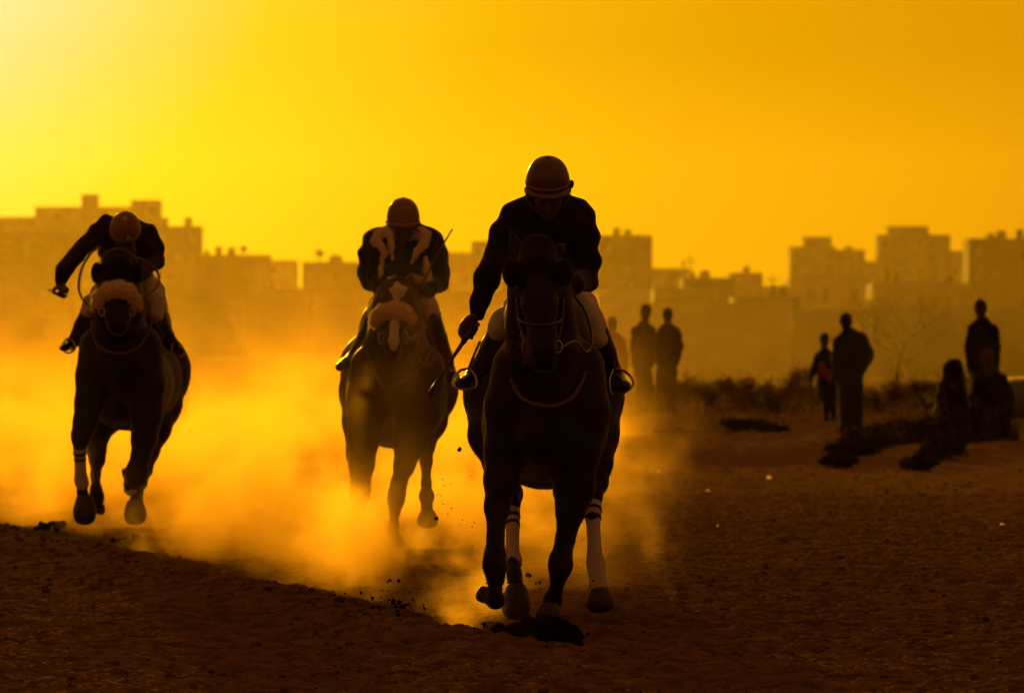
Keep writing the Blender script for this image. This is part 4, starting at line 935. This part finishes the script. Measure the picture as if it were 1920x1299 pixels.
wp = thing('whip', 'thin whip slanting up past the middle jockey\'s shoulder', 'whip', px(783,551,-.10))
strap(wp, px, [(776,560,-.12), (783,551,-.10), (800,516,-.06)], 2.6, 'black', 'handle'); strap(wp, px, [(800,516,-.06,1.9), (824,470,.02,1.6), (848,430,.10,1.5)], 1.7, 'black', 'shaft')
# ================================================================== people standing by the track
def bystander(px, label, x0, head, parts, group=None, res=.018, hands=(), facing=(0, -1, -.1)):
    """parts: (name, material, chains, ...) worn over one continuous body"""
    o = px(x0, HZ, 0); o[2] = H(o[0], o[1]); r = thing('person', label, 'person', o, group)
    B = Blob(); hp = px(head[0], head[1], head[2]); add_head(B, hp, facing, head[3])
    for name, m, chs, gro in parts:
        for c in chs: chain(B, px, [(a, b, d, q * .74) for a, b, d, q in c], .03)
    B.cone(hp + np.array([0, .02, -.07]), px(head[0] + head[4], head[5] + 6, head[2]), .05, .06, .03)
    for w, t, s in hands: add_open_hand(B, px(*w), px(*t), (0, -1, 0), s)
    B.build('body', M['skin2'], r, res * .8)
    for name, m, chs, gro in parts:
        G = Blob()
        for c in chs: chain(G, px, c, .035)
        G.build(name, M[m], r, res, wr=.006, wf=18)
    Hh = Blob(); f = unit(facing); Hh.ell(hp + np.array([0, .022, .038]) * head[3] , np.array([.082, .092, .080]) * head[3], .02); Hh.build('hair', M['hair2'], r, res * .7, wr=.003, wf=70)
    return r
M['skin2'] = mat('dark_skin', (.026, .012, .007), .65, .25)
M['hair2'] = mat('black_hair', (.010, .008, .007), .7, .2, bump=.4, bscale=90)
px = Px(89.0)
bystander(px, 'young person in a pale shirt, partly behind the front rider\'s boot', 1155, (1148,607,0,.98,2,628),
    [('shirt', 'palecl', [[(1152,634,0,13), (1156,660,0,16), (1158,690,0,15)], [(1140,638,0,8), (1136,665,0,6), (1136,690,0,5)], [(1166,640,0,8), (1172,668,0,6.5), (1172,695,0,5)]], 0),
     ('trousers', 'browncl', [[(1157,695,0,14), (1152,730,0,9), (1150,772,0,7)], [(1160,695,0,12), (1163,730,0,9), (1165,772,0,7)]], 0), ('shoes', 'darkcl', [[(1150,777,.05,5), (1149,779,-.12,4.5)], ], 0), ('shoe', 'darkcl', [[(1165,777,.05,5), (1166,779,-.12,4.5)]], 0)], None)
bystander(px, 'person in a dark bulky jacket and lighter trousers beside the robed spectator', 1205, (1211,584,0,1.02,-1,604),
    [('jacket', 'darkcl', [[(1208,614,0,14), (1206,645,0,20), (1203,680,0,19)], [(1194,622,0,11), (1189,650,0,8), (1190,682,-.05,7)], [(1220,620,0,11), (1224,650,0,8), (1220,685,-.05,7)]], 0),
     ('trousers', 'browncl', [[(1200,690,0,13), (1202,730,0,9.5), (1203,772,0,8)], [(1210,690,0,12), (1217,730,0,9.5), (1219,772,0,8)]], 0), ('shoes', 'darkcl', [[(1203,776,.05,5), (1202,778,-.12,4.5)]], 0), ('shoe', 'darkcl', [[(1219,776,.05,5), (1220,778,-.12,4.5)]], 0)], None, facing=(-.8, -.6, -.1))
bystander(px, 'person in a long brown robe with bent elbow, right end of the left standing group', 1252, (1252,591,0,1.02,0,611),
    [('robe', 'browncl', [[(1253,620,0,16), (1255,650,0,22), (1250,690,0,19), (1248,730,0,17), (1249,768,0,17)], [(1266,624,0,12), (1273,648,0,8.5), (1266,682,-.08,7)], [(1242,624,0,12), (1238,650,0,8), (1236,680,0,7)], [(1243,700,0,14), (1241,768,0,11)], [(1256,700,0,14), (1259,768,0,10)]], 0),
     ('shoes', 'darkcl', [[(1243,777,.05,5), (1242,779,-.12,4.5)]], 0), ('shoe', 'darkcl', [[(1258,777,.05,5), (1259,779,-.12,4.5)]], 0)], None, facing=(.1, -1, 0))
px = Px(84.5)
bystander(px, 'boy in a long dark shirt with a faded red print, standing against the tall man', 1548, (1546,637,0,.92,0,656),
    [('shirt', 'darkcl', [[(1547,664,0,13), (1549,690,0,17), (1550,715,0,18), (1551,738,0,19)], [(1534,668,0,8), (1525,695,0,6.5), (1520,712,0,5)], [(1560,668,0,8), (1564,695,0,6), (1566,712,0,5)]], 0),
     ('shirt_print', 'redcl', [[(1542,684,-.105,6), (1548,700,-.11,8), (1554,712,-.115,6)]], 0),
     ('trouser_leg', 'darkcl', [[(1549,740,0,9), (1549,765,0,6.5), (1550,796,0,6)]], 0), ('trouser_leg', 'darkcl', [[(1560,740,0,9), (1562,765,0,6.5), (1563,796,0,6)]], 0),
     ('shoe', 'darkcl', [[(1550,800,.05,5.5), (1549,802,-.13,5)]], 0), ('shoe', 'darkcl', [[(1563,800,.05,5.5), (1564,802,-.13,5)]], 0)], None, hands=[((1520,712,0), (1518,728,0), .9)])
px = Px(79.0)
bystander(px, 'tall man in dark coat and wide trousers with one hand on his hip', 1597, (1586,602,0,1.06,2,625),
    [('coat', 'darkcl', [[(1592,632,0,20), (1593,665,0,26), (1592,705,0,24)], [(1574,640,0,13), (1568,670,0,9), (1567,705,0,8)], [(1612,636,0,14), (1627,658,0,10), (1629,668,0,9.5), (1618,690,-.05,9)]], 0),
     ('trousers', 'darkcl', [[(1592,700,0,25), (1590,740,0,18), (1588,806,0,14)], [(1598,700,0,22), (1603,740,0,16), (1605,806,0,13)]], 0), ('shoe', 'darkcl', [[(1588,815,.05,7), (1587,817,-.16,6)]], 0), ('shoe', 'darkcl', [[(1605,815,.05,7), (1607,817,-.16,6)]], 0)], None, hands=[((1618,690,-.05), (1612,698,-.08), .9)])
px = Px(75.0)
bystander(px, 'person standing upright behind the two seated spectators, arms at the sides', 1841, (1838,578,.4,1.04,2,600),
    [('shirt', 'darkcl', [[(1842,612,.4,19), (1843,650,.4,24), (1844,690,.4,23)], [(1824,618,.4,12), (1818,650,.4,9), (1817,682,.38,7)], [(1862,620,.4,12), (1868,650,.4,9), (1867,690,.38,7.5)]], 0),
     ('trouser_leg', 'darkcl', [[(1834,690,.4,17), (1832,740,.4,13), (1831,800,.4,10)]], 0), ('trouser_leg', 'darkcl', [[(1852,690,.4,17), (1856,740,.4,13), (1857,800,.4,10)]], 0),
     ('shoe', 'darkcl', [[(1831,812,.42,7), (1830,814,.25,6)]], 0), ('shoe', 'darkcl', [[(1857,812,.42,7), (1858,814,.25,6)]], 0)], None, hands=[((1817,682,.38), (1817,696,.36), .9)])
bystander(px, 'squatting person wrapped in a shawl, left of the seated group', 1785, (1788,697,-.25,1.0,0,716),
    [('shawl', 'darkcl', [[(1787,692,-.25,20), (1787,712,-.14,21), (1785,740,.0,27), (1786,775,.1,34), (1790,800,.15,30)], [(1770,726,-.05,12), (1762,745,-.2,9), (1770,775,-.4,8)]], 0),
     ('skirt', 'darkcl', [[(1796,780,.1,26), (1822,792,.15,27)], [(1770,790,-.35,18), (1775,812,-.2,20), (1800,812,.1,22)], [(1800,780,-.3,18), (1802,812,-.25,18)]], 0),
     ('shoe', 'darkcl', [[(1772,822,-.35,7), (1770,824,-.5,6)]], 0), ('shoe', 'darkcl', [[(1800,822,-.35,7), (1801,824,-.5,6)]], 0)], None, hands=[((1770,775,-.4), (1776,784,-.45), .9)], facing=(.8, .6, -.3))
bystander(px, 'seated person in a bulky coat with a reddish cap, front of the group at right', 1858, (1852,672,-.25,1.02,2,694),
    [('coat', 'darkcl', [[(1856,706,-.12,22), (1858,740,.0,34), (1858,780,.1,36)], [(1878,714,-.1,13), (1894,745,-.2,10), (1896,770,-.35,9), (1876,775,-.5,8)], [(1836,714,-.1,13), (1826,745,-.2,10), (1838,772,-.45,8)]], 0),
     ('trouser_leg', 'darkcl', [[(1842,785,.0,20), (1832,768,-.5,14), (1830,815,-.55,10)]], 0), ('trouser_leg', 'darkcl', [[(1872,785,.0,20), (1884,768,-.5,14), (1886,815,-.55,10)]], 0),
     ('shoe', 'darkcl', [[(1830,825,-.55,7), (1829,827,-.72,6)]], 0), ('shoe', 'darkcl', [[(1886,825,-.55,7), (1888,827,-.72,6)]], 0)], None, hands=[((1838,772,-.45), (1848,774,-.5), .9), ((1876,775,-.5), (1866,776,-.53), .9)], facing=(-.9, .45, -.3))
o = [k for k in bpy.data.objects if k.get('label', '').startswith('seated person')][0]
B = Blob(); c = px(1852, 663, -.25); B.ell(c, (.095, .105, .065), .02); B.cone(c + np.array([0, -.06, -.02]), c + np.array([0, -.15, -.04]), .05, .03, .02, ((0, 0, 1), .3)); B.build('cap', mat('dull_red_cap', (.07, .012, .012), .85, .1), o, .012)
rk = Blob(); q = np.random.default_rng(21)
for i in range(9): rk.ell(px(1856 + q.normal()*15, 806 + q.normal()*4, .15 + q.normal()*.12), (.20 + .1*q.random(), .18, .12 + .06*q.random()), .05)
c = px(1858, 815, .15); rr = rk.build('boulder', mat('dark_rock', (.05, .035, .025), .9, .15, noise=.4, bump=.5, bscale=12), None, .025, wr=.012, wf=14, origin=c)
tag(rr, 'dark low boulder under the seated spectator in the bulky coat', 'boulder')

# ------------------------------------------------------------------ car cut by the right edge
px = Px(82.0); c = px(1886, HZ); zg = px(0, 703)[2] - .90; x0 = c[0]
car = thing('parked_car', 'dark car with a sunlit bonnet, parked at the right frame edge', 'car', (x0 + 2.1, 82.8, zg))
def loft(secs, n=2.0, k=20):
    """secs: (x, ylo, yhi, zlo, ztop) -> rounded box sections along x"""
    V = []; Fc = []
    for (x, ya, yb, za, zb) in secs:
        cy_, cz = (ya+yb)/2, (za+zb)/2
        for i in range(k):
            a = 2*math.pi*i/k; e = .45
            V.append((x, cy_ + (yb-ya)/2 * math.copysign(abs(math.cos(a))**e, math.cos(a)), cz + (zb-za)/2 * math.copysign(abs(math.sin(a))**e, math.sin(a))))
    for j in range(len(secs)-1):
        for i in range(k): Fc.append((j*k+i, j*k+(i+1) % k, (j+1)*k+(i+1) % k, (j+1)*k+i))
    Fc += [tuple(range(k))[::-1], tuple((len(secs)-1)*k+i for i in range(k))]
    return V, Fc
y0, y1 = 82.0, 83.65; z = zg
V, Fc = loft([(x0-.03,y0+.20,y1-.20,z+.34,z+.66),(x0+.0,y0+.08,y1-.08,z+.28,z+.80),(x0+.12,y0+.02,y1-.02,z+.24,z+.86),(x0+1.1,y0,y1,z+.24,z+.90),(x0+3.6,y0,y1,z+.24,z+.92),(x0+4.1,y0+.04,y1-.04,z+.28,z+.90),(x0+4.2,y0+.2,y1-.2,z+.36,z+.80)])
mesh('car_body', V, Fc, M['carp'], car)
V, Fc = loft([(x0+1.15,y0+.10,y1-.10,z+.80,z+.93),(x0+1.75,y0+.14,y1-.14,z+.80,z+1.36),(x0+2.6,y0+.15,y1-.15,z+.80,z+1.42),(x0+3.4,y0+.15,y1-.15,z+.80,z+1.34),(x0+3.9,y0+.12,y1-.12,z+.80,z+.95)])
mesh('cabin_glass', V, Fc, M['glass'], car)
V, Fc = loft([(x0+1.72,y0+.13,y1-.13,z+1.34,z+1.40),(x0+2.6,y0+.13,y1-.13,z+1.38,z+1.455),(x0+3.42,y0+.13,y1-.13,z+1.32,z+1.385)]); mesh('car_roof', V, Fc, M['carp'], car)
for wx in (x0+.78, x0+3.4):
    for wy in (y0+.02, y1-.24):
        g = Geo(); g.lathe([(.20,0),(.29,.0),(.315,.04),(.315,.18),(.29,.22),(.20,.22)], (wx, wy, z+.30), (0,1,0), 22); w = g.build('wheel', M['rubber'], car)
        g = Geo(); g.lathe([(.03,-.012),(.19,-.005),(.20,.03),(.20,.20),(.03,.21)], (wx, wy, z+.30), (0,1,0), 18); g.build('rim', M['steel'], w)
for hy in (y0+.22, y1-.40):
    g = Geo(); g.lathe([(.03,.02),(.07,.0),(.085,-.06)], (x0+.06, hy + .09, z+.62), (-1,-.5,.0), 14); g.build('headlight', M['lamp'], car)
g = Geo(); g.box((x0-.045, y0+.15, z+.30), (x0+.05, y1-.15, z+.42)); g.build('bumper', M['rubber'], car, False)

# ------------------------------------------------------------------ flying clods, kicked-up soil, shadow mass, scraps of litter
ico = [(0,0,1),(.894,0,.447),(.276,.851,.447),(-.724,.526,.447),(-.724,-.526,.447),(.276,-.851,.447),(.724,.526,-.447),(-.276,.851,-.447),(-.894,0,-.447),(-.276,-.851,-.447),(.724,-.526,-.447),(0,0,-1)]
icf = [(0,1,2),(0,2,3),(0,3,4),(0,4,5),(0,5,1),(1,6,2),(2,7,3),(3,8,4),(4,9,5),(5,10,1),(6,7,2),(7,8,3),(8,9,4),(9,10,5),(10,6,1),(11,7,6),(11,8,7),(11,9,8),(11,10,9),(11,6,10)]
CM = []
for i in range(6):
    me = bpy.data.meshes.new('dirt_clod'); me.from_pydata([tuple(np.array(v) * random.uniform(.6, 1.25) * (1.2, .9, .85)) for v in ico], [], icf); me.materials.append(M['clod']); CM.append(me)
def clod(x, y, r, D, label, group):
    p = Px(D); o = bpy.data.objects.new('dirt_clod', random.choice(CM)); COL.objects.link(o); o.location = p(x, y); s = p.r(r)
    o.scale = (s, s, s * random.uniform(.6, 1.1)); o.rotation_euler = [random.uniform(0, 6) for _ in range(3)]; tag(o, label, 'clod', group)
G1 = 'clods flying low left of the front horse'; L1 = 'dark crumb of earth flying low over the track left of the front horse\'s hooves'
q = np.random.default_rng(77)
for i in range(78):
    x = 742 + q.normal() * 36; y = 1132 + q.normal() * 15 + (x - 742) * .10; clod(x, min(y, 1168), 1.0 + 4.2 * q.random() ** 2.6, 28.2 + q.normal() * .4, L1, G1)
G4 = 'crumbs round the dark shadow mass'; L4 = 'dark crumb roughening the edge of the shadow mass under the front horse'
for i in range(46): clod(1010 + q.normal() * 62, 1196 + q.normal() * 13, 1.2 + 4.0 * q.random() ** 2, 26.4 + q.normal() * .15, L4, G4)
G2 = 'specks of earth in the dust between the middle and front horses'; L2 = 'tiny speck of earth hanging in the dust between the two right-hand horses'
for i in range(34): clod(850 + q.normal() * 30, 925 + q.normal() * 62, .8 + 1.4 * q.random() ** 2, 29.5 + q.normal() * .5, L2, G2)
G3 = 'crumbs thrown up among the front horse\'s hooves'; L3 = 'small crumb of earth thrown up among the front horse\'s hooves'
for i in range(40): clod(1015 + q.normal() * 55, 1112 + q.normal() * 26, .8 + 2.0 * q.random() ** 2, 27.8 + q.normal() * .3, L3, G3)
for (x, y, r, l) in ((818,972,5,'single clod high in the dust below the middle horse\'s far hoof'), (862,842,4.5,'single clod high beside the front horse\'s hindquarter'), (748,1088,4,'round clod flying just above the dense spray of crumbs'), (727,1091,3,'smaller clod left of the round one above the spray'), (991,1078,5.5,'clod flying between the front horse\'s forelegs'), (1012,1092,4,'small clod just right of the one between the forelegs')):
    clod(x, y, r, 28.6, l, None)
def soil(label, D, x, y, w, h, seed, n=22, m='clod'):  # builds kicked-up soil heaps and the mass that stands for shadow
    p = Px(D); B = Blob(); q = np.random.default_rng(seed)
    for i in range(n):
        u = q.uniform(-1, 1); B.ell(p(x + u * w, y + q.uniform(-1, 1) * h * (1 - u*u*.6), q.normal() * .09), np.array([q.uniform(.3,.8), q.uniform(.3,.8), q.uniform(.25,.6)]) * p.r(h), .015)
    return tag(B.build('soil_or_shadow_clump', M[m], None, .007, wr=.004, wf=55, origin=p(x, y)), label, 'soil clump')
soil('dark ragged mass of churned soil bursting up under the front horse\'s forefeet', 26.4, 1010, 1199, 74, 33, 5, 60, 'hoof_shade')  # modelled lumps in place of the shadow beneath the hooves
soil('low heap of kicked-up soil at the left horse\'s left hooves', 40.5, 95, 985, 26, 12, 6, 16)
soil('wide low heap of kicked-up soil under the left horse\'s right hooves', 39.2, 262, 1018, 52, 12, 8, 60)
for (x, y, s, l) in ((1235,885,6,'small faint paper scrap nearest the front horse on the slope'), (1327,922,7,'pale paper scrap left of the brightest one on the slope'), (1443,897,9,'brightest pale paper scrap lying on the slope'), (1880,985,7,'yellowish paper scrap near the right frame edge'), (1346,986,3,'tiny paper scrap below the other slope scraps'), (82,1231,3.5,'tiny bright paper scrap at the near left corner')):
    D = EYE * F / (y - HZ)
    for _ in range(6): xx = (x - 960) / F * D; D = (EYE - H(xx, D)) * F / (y - HZ)
    p = Px(D); c = p(x, y); r = p.r(s * .8); V = []; Fc = []
    for i in range(5):
        for j in range(5):
            V.append((c[0] + (i/4-.5)*2*r*(1-.5*(j/4)*q.random()), c[1] + (j/4-.5)*r + q.normal()*r*.2, c[2] + (j/4)*1.1*r*(1-abs(i/4-.45)) + q.normal()*r*.2 - .2*r))
    Fc = [(i*5+j, i*5+5+j, i*5+6+j, i*5+j+1) for i in range(4) for j in range(4)]
    tag(mesh('paper_scrap', V, Fc, M['scrap'], None, False, origin=c), l, 'litter')
